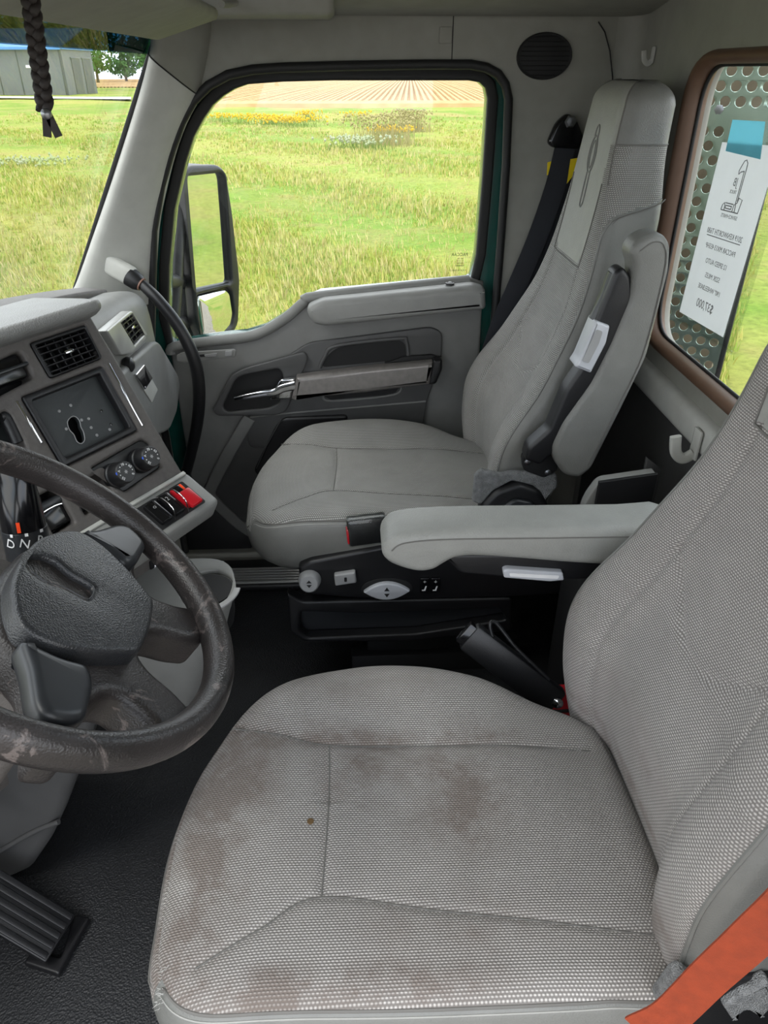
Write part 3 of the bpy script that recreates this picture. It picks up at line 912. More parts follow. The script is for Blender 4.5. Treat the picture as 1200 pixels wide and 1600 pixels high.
def seat(name, yc, cloth, label, rec=0.0):
    root = thing(name, (0.08, yc, 0), label, 'seat')
    L = V((0, yc, 0))
    ms = seat_meshes()
    cu = add('cushion', ms['cushion'], cloth, root, L)
    # vinyl skirt of the cushion
    SRG = side_rings()
    nn = len(EDGE)
    def front_w(e): return sstep(-0.215, -0.175, e.y) * (1 - sstep(0.20, 0.28, e.x))
    fw_ = [front_w(e) for e in EDGE]
    vs_all, uv_all, f_cloth, f_vin = [], [], [], []
    arc = 0.0
    for i, r_ in enumerate(SRG):
        for j, p in enumerate(r_):
            vs_all.append(p + L)
            uv_all.append((p.x + p.y * 0.35, p.y - 0.5 * (p.z - 0.5) if abs(p.y) > 0.15 else p.y + 0.0))
    for i in range(len(SRG) - 1):
        for j in range(nn):
            k = (j + 1) % nn
            f = (i * nn + j, i * nn + k, (i + 1) * nn + k, (i + 1) * nn + j)
            (f_cloth if i < 3 and fw_[j] > 0.5 else f_vin).append(f)
    for nm_, ff_, mm_ in (('cushion_front', f_cloth, cloth), ('cushion_side', f_vin, 'vinyl')):
        me_ = sub_mesh(nm_, vs_all, ff_, lambda i: (vs_all[i].x - (vs_all[i].z - 0.5), vs_all[i].y - yc))
        o_ = link(nm_, me_, mm_, root)
        fix(o_)
    def seam_pts(k):
        out_ = []
        for j in range(nn):
            a_ = SRG[0][j].lerp(SRG[1][j], 0.45) + V((0, 0, 0.0012)) if k == 0 else SRG[1][j].lerp(SRG[2][j], 0.45) + V((0, 0, 0.0006))
            b_ = SRG[3][j] if k == 0 else SRG[3][j].lerp(SRG[4][j], 0.3)
            out_.append(a_.lerp(b_, fw_[j]) + L)
        return out_
    sweep('piping', seam_pts(0), circ(0, 0, 0.0022, n=6), 'thread', root, closed=True)
    sweep('stitch_line', seam_pts(1), circ(0, 0, 0.0011, n=5), 'stitch', root, closed=True)
    for S in SEAMS:
        sweep('seam', [V((p.x, p.y + yc, cush_h(p.x, p.y) + 0.0006)) for p in S], circ(0, 0, 0.0011, n=5), 'thread', root)
    # backrest (reclined a little about its middle when rec is set)
    piv = V((0.42, 0, 0.84))
    rm = Matrix.Translation(piv) @ Matrix.Rotation(rec, 4, 'Y') @ Matrix.Translation(-piv)
    before = set(root.children)
    bk = add('backrest', ms['cloth'], cloth, root, L)
    add('backrest_side', ms['vinyl'], 'vinyl', root, L)
    add('headrest_cap', ms['cap'], 'vinyl', root, L)
    pl = add('headrest_panel', ms['plate'], 'vinyl2', root, L)
    rr, nh, NF = back_rings()
    # closing piece of the top and piping between cloth and vinyl
    top = rr[-1]
    mesh('headrest_top', [p + L for p in top], [tuple(range(len(top)))], 'vinyl', root)
    for s in (1, -1):
        q = NF + 4 if s > 0 else len(rr[0]) - (NF + 4)
        zl = [r_[0].z for r_ in rr]
        def at_(k, z):
            i = min(range(len(zl) - 9), key=lambda j: abs(zl[j] - z))
            return rr[i][k if s > 0 else len(rr[0]) - k] + L
        i1 = min(range(len(zl)), key=lambda j: abs(zl[j] - 1.075))
        path_ = [rr[i][q] + L for i in range(4, i1, 2)] + [at_(NF + k, vin_z(k)) for k in (4, 5, 6, 7, 8, 10, 12, 14, 15)]
        path_ = [path_[0]] + [(path_[j - 1] + path_[j] * 2 + path_[j + 1]) / 4 for j in range(1, len(path_) - 1)] + [path_[-1]]
        sweep('piping', path_, circ(0, 0, 0.0028, n=6), 'vinyl', root)
        sweep('stitch_line', [p + V((0.007, s * 0.002, 0)) for p in path_], circ(0, 0, 0.0013, n=5), 'thread', root)
        # edge of the headrest panel and of the cap
        pe = [V((back_front(0.100, z) - 0.0005, s * 0.100, z)) + L for z in [1.005 + 0.0175 * i for i in range(10)]]
        sweep('panel_seam', [V((back_front(0, 1.003) - 0.0005, 0, 1.003)) + L, V((back_front(0.05, 1.003) - 0.0005, s * 0.06, 1.003)) + L] + pe, circ(0, 0, 0.0016, n=6), 'thread', root)
        cp = [at_(NF + k, cap_z(k)) for k in range(3, 18)]
        qc = NF + 3 if s > 0 else len(rr[0]) - (NF + 3)
        sweep('panel_seam', [rr[i][qc] + L for i in range(len(rr)) if rr[i][0].z > 1.16], circ(0, 0, 0.0016, n=6), 'thread', root)
        sweep('cap_seam', cp, circ(0, 0, 0.0016, n=6), 'thread', root)
    # embossed emblem on the headrest panel
    def hp_(y, z, c=0.0): return V((back_front(y, z) - c, yc + y, z))
    ov = [hp_(0.021 * math.cos(t), 1.205 + 0.033 * math.sin(t), 0.001) for t in [2 * math.pi * i / 24 for i in range(24)]]
    sweep('emblem_outline', ov, circ(0, 0, 0.0016, n=6), 'trim2', root, closed=True)
    ov = [hp_(0.012 * math.cos(t), 1.205 + 0.025 * math.sin(t), 0.001) for t in [2 * math.pi * i / 20 for i in range(20)]]
    sweep('emblem_outline', ov, circ(0, 0, 0.0012, n=6), 'trim2', root, closed=True)
    tail = [(-0.009, 1.174), (-0.009, 1.118), (0, 1.106), (0.009, 1.118), (0.009, 1.174)]
    sweep('emblem_outline', spline([hp_(a, b, 0.001) for a, b in tail], 4), circ(0, 0, 0.0014, n=6), 'trim2', root)
    tp = [(-0.010, 1.234), (-0.009, 1.250), (0, 1.258), (0.009, 1.250), (0.010, 1.234)]
    sweep('emblem_outline', spline([hp_(a, b, 0.001) for a, b in tp], 4), circ(0, 0, 0.0014, n=6), 'trim2', root)
    if rec:
        done = set()
        for o_ in root.children:
            if o_ in before: continue
            if o_.data.users > 1 or o_.name.startswith(('backrest', 'headrest_cap', 'headrest_panel')):
                base_ = Matrix.Translation(L - root.location)
                o_.matrix_basis = base_ @ rm
            else: o_.data.transform(Matrix.Translation(L) @ rm @ Matrix.Translation(-L))
    return root
# ---------------------------------------------------------------- passenger seat
YP, YDR = 1.61, 0.63
ps = seat('passenger_seat', YP, 'fab_p', 'clean grey passenger seat beside the far door with its armrest folded up')
ya = 1.288
fa = FY(ya + 0.062)
arm = [(984, 396), (996, 376), (1018, 364), (1040, 367), (1050, 384), (1047, 425), (1012, 560), (968, 650), (925, 735), (905, 750), (882, 744), (866, 722), (862, 700), (880, 662), (925, 600), (955, 540), (985, 470), (992, 420)]
fnear = FY(ya)
armo = plate('armrest', rnd(fnear.pxs(arm), 0.012), fa, 0.062, 'vinyl', ps, 0.014, res=4)
sl = [(1000, 392), (1022, 378), (1038, 385), (1038, 425), (1004, 556), (960, 645), (918, 728)]
sweep('stitch_line', spline([V((q[0], ya - 0.0004, q[1])) for q in fnear.pxs(sl)], 6), circ(0, 0, 0.0011, n=5), 'thread', armo)
fu = FY(ya + 0.052)
fu0 = FY(ya + 0.008)
plate('armrest_hinge', rnd(fu0.pxs([(962, 424), (975, 418), (986, 432), (990, 470), (960, 540), (928, 600), (885, 662), (868, 705), (845, 728), (820, 720), (826, 700), (858, 672), (884, 610), (912, 570), (930, 505)]), 0.008), fu, 0.044, 'black', ps, 0.008, res=3)
grp = [(930, 500), (952, 508), (946, 535), (922, 582), (897, 572), (905, 560)]
plate('armrest_grip', rnd(fu0.pxs(grp), 0.004), FY(ya + 0.050), 0.048, 'gripgrey', ps, 0.005, res=3)
plate('grip_groove', rnd(fu0.pxs([(930, 513), (940, 516), (934, 535), (918, 566), (908, 562)]), 0.004), FY(ya + 0.0015), 0.001, 'ltgrey', ps)
tube('armrest_roll', [V((q[0], ya + 0.03, q[1])) for q in FY(ya + 0.03).pxs([(968, 428), (955, 465), (936, 502)])], 0.021, 'pod', ps, 14)
# hinge plate, recliner cover, felt
fy2 = FY(1.352)
plate('hinge_plate', rnd(FY(1.335).pxs([(815, 715), (835, 690), (868, 690), (872, 735), (850, 748), (818, 735)]), 0.008), fy2, 0.018, 'dark', ps, 0.004)
for x, y in ((824, 722), (838, 700), (856, 738)):
    q = FY(1.333).px(x, y)
    lathe('bolt', [(0.007, 0), (0.007, 0.004), (0.003, 0.006), (0.0005, 0.006)], Frame((q[0], 1.335, q[1]), (1, 0, 0), (0, 0, 1)), 'bolt', ps, 8)
plate('recliner_cover', rnd(FY(1.325).pxs([(735, 830), (752, 792), (775, 768), (812, 756), (845, 768), (862, 800), (862, 850), (735, 850)]), 0.012), FY(1.36), 0.035, 'black', ps, 0.012, res=4)
plate('recliner_knob', rnd(FY(1.315).pxs([(768, 830), (780, 795), (805, 780), (832, 785), (848, 806), (848, 840), (770, 840)]), 0.01), FY(1.327), 0.014, 'pod', ps, 0.006, res=3)
def felt(name, poly, fr_, depth, parent):
    o = plate(name, rnd(poly, 0.006), fr_, depth, 'felt', parent, 0.006, res=3)
    return o
felt('felt_lining', FY(1.335).pxs([(742, 745), (752, 735), (782, 742), (800, 738), (870, 742), (872, 760), (850, 790), (835, 760), (800, 752), (770, 768), (752, 790), (738, 785)]), FY(1.352), 0.017, ps)
# suspension box with controls
fsu = FY(1.365)
near = FY(1.335)
base = ps
cp_ = [(466, 888), (484, 878), (620, 851), (700, 858), (905, 880), (905, 928), (800, 934), (650, 938), (560, 936), (486, 930), (470, 916)]
plate('control_panel', rnd(near.pxs(cp_), 0.008), fsu, 0.030, 'black', base, 0.008, res=3)
box('suspension_body', (-0.13, 1.372, 0.13), (0.36, 1.84, 0.37), 'dark', base, 0.02)
box('floor_rail', (-0.02, 1.40, 0.0), (0.42, 1.44, 0.06), 'dark', base, 0.006)
box('floor_rail', (-0.02, 1.77, 0.0), (0.42, 1.81, 0.06), 'dark', base, 0.006)
box('riser', (0.02, 1.42, 0.05), (0.34, 1.79, 0.14), 'dark', base, 0.01)
tr = rnd(near.pxs([(448, 925), (470, 940), (800, 934), (800, 985), (640, 1002), (475, 1003), (452, 985)]), 0.012)
trh = rnd(near.pxs([(470, 955), (560, 958), (780, 950), (792, 968), (650, 990), (480, 996), (468, 985)]), 0.008)
plate('side_tray', tr, fsu, 0.032, 'black', base, 0.006, holes=[trh], res=3)
plate('tray_bottom', trh, FY(1.367), 0.004, 'pod', base)
kf = near
q = kf.px(484, 905)
kfr = Frame((q[0], 1.335, q[1]), (1, 0, 0), (0, 0.25, 1))
kn = lathe('round_knob', [(0.024, -0.004), (0.026, 0.0), (0.026, 0.003), (0.022, 0.026), (0.019, 0.029), (0.0005, 0.029)], kfr, 'ltgrey', base, 28)
for s in (1, -1):
    plate('arrow_mark', [(-0.006, 0.002 * s), (0.006, 0.002 * s), (0, 0.009 * s)], kfr.off(0.029), 0.0006, 'dark', kn)
q0 = kf.pxs([(522, 893), (555, 888), (557, 905), (524, 910)])
lv = plate('seat_lever', rnd(q0, 0.004), FY(1.335), 0.016, 'ltgrey', base, 0.004, res=3)
q = kf.px(540, 899)
plate('lever_mark', rect(q[0] - 0.003, q[1] - 0.006, q[0] + 0.003, q[1] + 0.006, 0.002), FY(1.319), 0.0006, 'dark', lv)
q = kf.px(604, 919)
plate('rocker_socket', circ(q[0], q[1], 0.060, 0.030, 36), FY(1.335), 0.003, 'dark', base, 0.001)
def lens(cx, cy, a, b, n=14):
    o_ = []
    for i in range(n): o_.append((cx - a + 2 * a * i / n, cy + b * (1 - (2 * i / n - 1) ** 2)))
    for i in range(n): o_.append((cx + a - 2 * a * i / n, cy - b * (1 - (2 * i / n - 1) ** 2)))
    return o_
rk = plate('oval_rocker', lens(q[0], q[1], 0.053, 0.024), FY(1.333), 0.014, 'gripgrey', base, 0.004, res=3)
for s in (1, -1):
    plate('arrow_mark', [(q[0] - 0.006, q[1] + 0.004 * s), (q[0] + 0.006, q[1] + 0.004 * s), (q[0], q[1] + 0.014 * s)], FY(1.319), 0.0008, 'dark', rk)
for x in (663, 680):
    q = kf.px(x, 912)
    sw = plate('rocker_switch', rect(q[0] - 0.0105, q[1] - 0.022, q[0] + 0.0105, q[1] + 0.020, 0.003), FY(1.335), 0.007, 'blackgloss', base, 0.002)
    text('switch_mark', '+', 0.014, Frame((q[0], 1.3278, q[1] + 0.010), (1, 0, 0), (0, 0, 1)), 'white', sw)
    plate('switch_mark', [(q[0] - 0.006, q[1] - 0.015), (q[0] + 0.002, q[1] - 0.015), (q[0] + 0.005, q[1] - 0.002), (q[0] + 0.002, q[1] - 0.002), (q[0] - 0.001, q[1] - 0.012), (q[0] - 0.006, q[1] - 0.012)], FY(1.328), 0.0006, 'white', sw)

# ---------------------------------------------------------------- driver seat
ds = seat('driver_seat', YDR, 'fab_d', 'stained grey driver seat in the foreground with its armrest folded down', rec=R(-5.5))
box('seat_pedestal', (-0.12, 0.45, 0.0), (0.34, 0.81, 0.345), 'dark', ds, 0.02)
fn = FY(0.918)
ap = [(597, 868), (604, 850), (628, 838), (700, 832), (850, 830), (990, 828), (1060, 828), (1060, 884), (980, 888), (900, 885), (800, 877), (740, 874), (712, 877), (694, 886), (678, 895), (655, 898), (628, 892), (606, 882)]
apw = spline([V(p + (0,)) for p in fn.pxs(ap)], 3, True)
da = plate('armrest', [(p.x, p.y) for p in apw], FY(1.008), 0.09, 'vinyl2', ds, 0.017, res=5)
sweep('stitch_line', spline([V((q[0], 0.9186, q[1] - 0.013)) for q in fn.pxs([(612, 850), (632, 838), (700, 832), (850, 830), (990, 828)])], 6), circ(0, 0, 0.0013, n=5), 'thread', da)
plate('armrest_bracket', rnd(FY(0.93).pxs([(690, 868), (1040, 868), (1040, 905), (900, 908), (790, 904), (720, 898)]), 0.01), FY(0.99), 0.058, 'black', ds, 0.006, res=3)
plate('armrest_grip', rnd(FY(0.92).pxs([(786, 893), (792, 890), (880, 896), (882, 908), (860, 910), (788, 904)]), 0.003), FY(0.955), 0.034, 'gripgrey', ds, 0.003, res=3)
plate('grip_groove', rnd(FY(0.92).pxs([(796, 896), (874, 900), (872, 905), (797, 901)]), 0.002), FY(0.9215), 0.001, 'white', ds)
# felt showing at the near hinge
fz = FY(0.372)
felt('felt_lining', fz.pxs([(1022, 1560), (1050, 1522), (1068, 1516), (1090, 1535), (1070, 1560), (1045, 1590)]), FY(0.385), 0.016, ds)
felt('felt_lining', fz.pxs([(1128, 1570), (1150, 1555), (1200, 1530), (1215, 1560), (1190, 1590), (1165, 1575), (1145, 1595)]), FY(0.385), 0.016, ds)
plate('hinge_cover', rnd(fz.pxs([(1000, 1620), (1060, 1560), (1110, 1545), (1230, 1535), (1260, 1680), (1000, 1680)]), 0.01), FY(0.39), 0.012, 'black', ds, 0.004)
# frayed corner and a cigarette-burn hole
q = P(485, 1282, Z=0.512)
lathe('burn_hole', [(0.0045, 0.0), (0.0045, 0.001), (0.002, 0.0013), (0.0004, 0.0012)], Frame((q.x, q.y, cush_h(q.x, q.y - YDR) + 0.0004), (1, 0, 0), (0, 1, 0)), mat('burnt foam', srgb(96, 74, 44), 0.9), ds, 10)
fray_v, fray_f = [], []
fc = P(252, 1548, Z=0.482)
for i in range(70):
    a = fc + V((random.uniform(-0.003, 0.006), random.uniform(-0.020, 0.020), random.uniform(-0.006, 0.012)))
    b = a + V((random.uniform(-0.007, 0.001), random.uniform(-0.004, 0.004), random.uniform(-0.004, 0.005)))
    s = V((0, 0.0004, 0))
    k = len(fray_v)
    fray_v += [a - s, a + s, b, a + V((0, 0, 0.001))]
    fray_f += [(k, k + 1, k + 2), (k, k + 2, k + 3), (k + 1, k + 3, k + 2)]
setp(mesh('frayed_threads', fray_v, fray_f, 'stitch', ds), kind='stuff')
# ---------------------------------------------------------------- buckles and belts
bk = thing('seat_belt_buckle', P(575, 845, Y=1.335), 'black buckle wrapped in clear film with a red button beside the passenger cushion', 'buckle')
fbk = Frame(P(575, 828, Y=1.315), (1, 0.12, 0.05), (0, 0.12, 1))
obox('buckle_body', fbk, -0.044, -0.030, 0.040, 0.032, -0.018, 0.014, 'black', bk, 0.006)
obox('release_button', fbk, -0.047, -0.024, -0.040, 0.010, -0.013, 0.010, 'red', bk, 0.002)
obox('film_wrap', fbk, -0.0455, -0.032, 0.042, 0.034, -0.020, 0.016, 'film', bk, 0.007)
b2 = thing('seat_belt_buckle', P(870, 1100, Y=0.9), 'black plastic buckle sleeve leaning between the two seats', 'buckle')
ptop, pbot = P(745, 1003, Y=0.955), P(868, 1098, Y=0.905)
dv = (pbot - ptop).normalized()
fb2 = Frame(ptop, dv, V((0.3, 0.3, 1)))
Lk = (pbot - ptop).length
obox('sleeve', fb2, -0.02, -0.026, Lk, 0.028, -0.014, 0.014, 'black', b2, 0.006)
obox('sleeve_lip', fb2, -0.032, -0.020, 0.05, 0.022, -0.010, 0.010, 'blackgloss', b2, 0.003)
tube('cable_loop', spline([fb2.pt(*p) for p in [(0.02, 0.022, 0.006), (-0.004, 0.040, 0.004), (0.005, 0.048, 0.0), (0.06, 0.036, 0.004), (0.14, 0.028, 0.008)]], 8), 0.0035, 'black', b2, 8)
lathe('rivet', [(0.010, 0), (0.010, 0.003), (0.006, 0.006), (0.0005, 0.007)], fb2.off(0.0).__class__(fb2.pt(Lk - 0.004, 0.006, 0.014), fb2.u, fb2.w), 'chrome', b2, 14)
# passenger belt
sb = thing('seat_belt', P(885, 190, Y=YB), 'black shoulder belt hanging from an anchor on the passenger door pillar', 'seat belt')
fan = FY(YB - 0.001)
an = fan.pxs([(884, 175), (898, 186), (910, 218), (902, 232), (860, 230), (852, 222), (866, 190)])
plate('anchor_cover', rnd(an, 0.012), fan, 0.024, 'blackgloss', sb, 0.008, res=3)
q = fan.px(887, 189)
lathe('bolt', [(0.014, 0), (0.014, 0.005), (0.010, 0.009), (0.0005, 0.010)], Frame((q[0], YB - 0.024, q[1]), (1, 0, 0), (0, 0, 1)), 'bolt', sb, 6)
yw = YB - 0.016
wp_ = [P(884, 226, Y=yw), P(868, 290, Y=yw - 0.006), P(838, 375, Y=yw - 0.014), P(806, 450, Y=yw - 0.02), P(780, 510, Y=yw - 0.024), P(760, 570, Y=yw - 0.03)]
sweep('webbing', spline(wp_, 6), rect(-0.025, -0.0012, 0.025, 0.0012), 'webbing', sb, up=(0, -1, 0))
wp2 = [p + V((0.030, 0.010, 0.0)) for p in wp_]
sweep('webbing', spline(wp2, 6), rect(-0.022, -0.0012, 0.022, 0.0012), 'webbing', sb, up=(0, -1, 0))
q0 = FY(YB - 0.012).pxs([(890, 248), (902, 246), (898, 268), (884, 286)])
plate('warning_tag', q0, FY(YB - 0.02), 0.003, 'yellow', sb)
q0 = FY(YB - 0.012).pxs([(856, 254), (862, 252), (860, 272), (855, 274)])
plate('warning_tag', q0, FY(YB - 0.008), 0.003, 'yellow', sb)
# orange driver belt
ob_ = thing('seat_belt', P(1040, 1590, Y=0.33), 'orange lap belt running over the near side of the driver seat', 'seat belt')
op_ = [P(1000, 1612, Y=0.338), P(1045, 1588, Y=0.330), P(1110, 1525, Y=0.322), P(1170, 1470, Y=0.315), P(1230, 1412, Y=0.31), P(1330, 1300, Y=0.30)]
sweep('webbing', spline(op_, 6), rect(-0.018, -0.0013, 0.018, 0.0013), 'orange', ob_, up=(-0.2, -0.75, 0.75))
# ================================================================== DASHBOARD
a_ = R(32); t_ = R(28)
hd = V((math.sin(a_), math.cos(a_), 0)); md = V((math.cos(a_), -math.sin(a_), 0))
def tilt_up(t): return -(md * math.sin(t) - V((0, 0, 1)) * math.cos(t))
DA = P(205, 600, Y=1.25)
FD = Frame(DA, hd, tilt_up(t_))
db = thing('dashboard', (-0.5, 1.2, 0.45), 'grey and charcoal dashboard angled towards the driver with bare screen panel', 'dashboard')
K6 = lambda L: [(x * 0.26667, 620 + y * 0.26667) for x, y in L]
K4 = lambda L: [(x / 3, 420 + y / 3) for x, y in L]
K7 = lambda L: [(60 + x * 0.25, 380 + y * 0.25) for x, y in L]
K8 = lambda L: [(x * 0.13333, 740 + y * 0.13333) for x, y in L]
vent_h = rnd(FD.pxs([(47, 536), (134, 507), (158, 560), (79, 591)]), 0.006)
scr_h = rect(-0.199, -0.078, -0.036, 0.047, 0.006)
knob_h = rnd(FD.pxs([(143, 731), (222, 686), (234, 692), (253, 729), (196, 768)]), 0.006)
lw_h = rnd(FD.pxs([(54, 778), (88, 761), (119, 816), (86, 836)]), 0.005)
lw2_h = rnd(FD.pxs([(112, 762), (160, 735), (178, 770), (135, 806)]), 0.006)
tl_h = rnd(FD.pxs([(-60, 590), (28, 549), (36, 553), (54, 590), (-40, 640)]), 0.008)
ml_h = rnd(FD.pxs([(-60, 690), (8, 642), (16, 646), (38, 690), (60, 735), (-30, 790)]), 0.008)
pan_o = rnd([(-0.62, -0.235), (0.008, -0.205), (0.004, -0.10), (-0.002, 0.06), (-0.006, 0.150), (-0.62, 0.185)], [0, 0.01, 0.05, 0.05, 0.02, 0])
cp = plate('centre_panel', pan_o, FD.off(-0.05), 0.05, 'dash', db, 0.006, holes=[vent_h, scr_h, knob_h, lw_h, lw2_h, tl_h, ml_h], res=3)
plate('panel_back', pan_o, FD.off(-0.13), 0.082, 'dark', db, 0.004)
# vent
def vent(fr_, u0, v0, u1, v1, nh, nv, parent, dz=0.0):
    for i in range(nh):
        v = v0 + (v1 - v0) * (i + 0.5) / nh
        obox('slat', fr_, u0, v - 0.0012, u1, v + 0.0012, -0.014 + dz, -0.004 + dz, 'black', parent, 0.0005, 1)
    for i in range(nv):
        u = u0 + (u1 - u0) * (i + 0.5) / nv
        obox('vane', fr_, u - 0.0012, v0, u + 0.0012, v1, -0.026 + dz, -0.012 + dz, 'black', parent, 0.0005, 1)
us = [p[0] for p in vent_h]; vv_ = [p[1] for p in vent_h]
vu0, vu1, vv0, vv1 = min(us) + 0.006, max(us) - 0.004, min(vv_) + 0.004, max(vv_) - 0.006
vn = plate('air_vent', vent_h, FD.off(-0.048), 0.048, 'black', db, 0.002, holes=[rect(vu0, vv0, vu1, vv1, 0.003)])
vent(FD, vu0, vv0, vu1, vv1, 5, 6, vn)
tabp = FD.px(106, 550)
obox('vent_tab', FD, tabp[0] - 0.009, tabp[1] - 0.003, tabp[0] + 0.009, tabp[1] + 0.003, -0.006, 0.006, 'chrome', vn, 0.002)
# bare screen plate with drilled holes
sc_hole = spline([FD.px(*p) + (0,) for p in [(118, 648), (125, 648), (131, 655), (133, 664), (137, 672), (139, 684), (134, 690), (127, 687), (122, 676), (115, 668), (112, 656)]], 4, True)
sb_ = plate('screen_blank', scr_h, FD.off(-0.024), 0.010, 'screen', db, 0.001, holes=[[(p.x, p.y) for p in sc_hole]])
plate('screen_bezel', scr_h, FD.off(-0.020), 0.022, 'black', db, 0.004, holes=[rect(-0.187, -0.066, -0.048, 0.036, 0.004)], res=3)
tube('hole_edge', [FD.pt(p.x, p.y, -0.0138) for p in sc_hole], 0.0008, 'ltgrey', sb_, 6, True)
for x, y in [(117, 630), (99, 639), (134, 653), (145, 651), (149, 665), (165, 639), (158, 677), (180, 660), (178, 668), (110, 667)]:
    u, v = FD.px(x, y)
    lathe('screw_hole', [(0.0026, 0.0), (0.0026, 0.0008), (0.0014, 0.001), (0.0012, 0.0002), (0.0002, 0.0002)], Frame(FD.pt(u, v, -0.014), FD.u, FD.w), 'ltgrey' if random.random() < 0.5 else 'blackgloss', sb_, 10)
# chrome strips
for (x0, y0), (x1, y1) in (((168, 568), (222, 666)), ((25, 627), (66, 692))):
    p, q = FD.px(x0, y0), FD.px(x1, y1)
    obox('chrome_strip', FD, p[0] - 0.0025, q[1], p[0] + 0.0025, p[1], -0.002, 0.003, 'chrome', db, 0.0012)
# climate knobs
kp = plate('climate_panel', knob_h, FD.off(-0.03), 0.024, 'black', db, 0.002)
for (x, y), ring_, nums in (((197, 737), 0.0185, '55 60 65 70'), ((237, 713), 0.0185, '0 1 2 3')):
    u, v = FD.off(0.031).px(x, y)
    kf_ = Frame(FD.pt(u, v, -0.008), FD.u, FD.w)
    kb = lathe('climate_knob', [(0.0225, 0.0), (0.0225, 0.012), (0.0205, 0.014), (0.0195, 0.036), (0.0175, 0.039), (0.0005, 0.039)], kf_, 'black', db, 28)
    for i in range(9):
        a = R(-40 + 32 * i)
        r_ = 0.013
        fr_i = Frame(kf_.pt(r_ * math.cos(a), r_ * math.sin(a), 0.039), (kf_.u * math.sin(a) - kf_.w * math.cos(a)), (kf_.u * math.cos(a) + kf_.w * math.sin(a)))
        if i % 2 == 0: text('dial_mark', ['0', '55', '60', '65', '70', '75', 'A'][i % 7], 0.0065, fr_i, 'white', kb)
        else: plate('dial_mark', circ(0, 0, 0.0010, n=8), fr_i, 0.0004, 'white', kb)
    lathe('dial_mark', [(0.0028, 0), (0.0028, 0.0006), (0.0005, 0.0008)], Frame(kf_.pt(-0.0165, 0.004, 0.038), kf_.u, kf_.w), 'blue', kb, 10)
    plate('dial_mark', [(0.004 * math.cos(R(30 * i)) * (1 if i % 2 else 0.45), 0.004 * math.sin(R(30 * i)) * (1 if i % 2 else 0.45)) for i in range(12)], kf_.off(0.039), 0.0004, 'ltgrey', kb)
# recesses left of the wheel
plate('tray_recess', lw_h, FD.off(-0.046), 0.008, 'dark', db)
u, v = FD.px(88, 803)
obox('ash_tray', FD, u - 0.026, v - 0.022, u + 0.026, v + 0.016, -0.04, -0.010, 'blackgloss', db, 0.005)
obox('ash_tray_lid', FD, u - 0.024, v + 0.012, u + 0.028, v + 0.026, -0.03, -0.004, 'pod', db, 0.004)
sweep('ash_tray_trim', spline([FD.pt(u + a, v + b, -0.008) for a, b in [(-0.024, 0.010), (0.0, 0.012), (0.02, 0.010), (0.026, 0.004), (0.027, -0.018)]], 5), circ(0, 0, 0.0013, n=6), 'chrome', db)
plate('pocket_recess', lw2_h, FD.off(-0.046), 0.008, 'dark', db)
plate('cubby_recess', tl_h, FD.off(-0.049), 0.010, 'dark', db)
plate('cubby_recess', ml_h, FD.off(-0.049), 0.012, 'screen', db)
u, v = FD.px(20, 572)
obox('radio_unit', FD, u - 0.09, v - 0.022, u + 0.022, v + 0.018, -0.045, -0.006, 'blackgloss', db, 0.006)
obox('radio_unit_lip', FD, u - 0.09, v - 0.006, u + 0.026, v + 0.000, -0.010, 0.002, 'pod', db, 0.002)
sweep('cubby_rim', spline([FD.pt(a, b, -0.010) for a, b in FD.pxs([(4, 650), (14, 652), (32, 690)])], 6), circ(0, 0, 0.010, n=10), 'black', db)
# padded hood over the panel
def along(name, sec, u0, u1, m, parent, taper=None, n=12, fr_=None):
    rings_ = []
    fr_ = fr_ or FD
    for i in range(n + 1):
        t = i / n
        u = u0 + (u1 - u0) * t
        k = taper(t) if taper else 0.0
        cv = sum(s[0] for s in sec) / len(sec); cn = sum(s[1] for s in sec) / len(sec)
        rings_.append([fr_.pt(u, cv + (s[0] - cv) * (1 - k), cn + (s[1] - cn) * (1 - k)) for s in sec])
    return loft(name, rings_, m, parent, ang=45)
hood = rnd([(0.128, -0.02), (0.126, 0.030), (0.132, 0.044), (0.146, 0.046), (0.166, 0.0), (0.212, -0.12), (0.19, -0.16), (0.14, -0.10)], 0.010, 4)
along('hood', hood, -0.75, 0.004, 'dashtop', db, taper=lambda t: 0.22 * sstep(0.97, 1.0, t), n=40)
# passenger side of the dash
secp = [(-0.80, 0.86), (-0.66, 0.905), (-0.56, 0.930), (-0.515, 0.928), (-0.492, 0.905), (-0.486, 0.86), (-0.483, 0.70), (-0.490, 0.56), (-0.515, 0.50), (-0.58, 0.44), (-0.75, 0.40), (-0.98, 0.42), (-0.98, 0.84)]
secp = rnd(secp, 0.03, 4)
rings = []
for y, dz, dx in [(1.25, 0.036, -0.004), (1.35, 0.030, 0.0), (1.45, 0.018, 0), (1.60, 0.0, 0), (1.70, -0.012, -0.002), (1.78, -0.03, -0.004), (1.81, -0.045, -0.012), (1.826, -0.06, -0.028), (1.832, -0.08, -0.05)]:
    rings.append([V((x + dx * (1 if x > -0.7 else 0), y, z + dz * (1 if z > 0.75 else 0) - (dz * 0.4 if z < 0.6 and dz < 0 else 0))) for x, z in secp])
loft('dash_body', rings, 'trim2', db, ang=50)
FG = FXR(-0.482)
# side ridge at the base of the windscreen
rp = [P(-40, 495, X=-0.66), P(0, 487, X=-0.64), P(60, 474, X=-0.615), P(120, 463, X=-0.59), P(160, 458, X=-0.575)]
sweep('defrost_ridge', spline(rp, 6), rnd([(-0.05, -0.012), (0.012, -0.014), (0.012, 0.008), (-0.05, 0.012)], 0.006, 3), 'dash', db, up=(0, 0, 1))
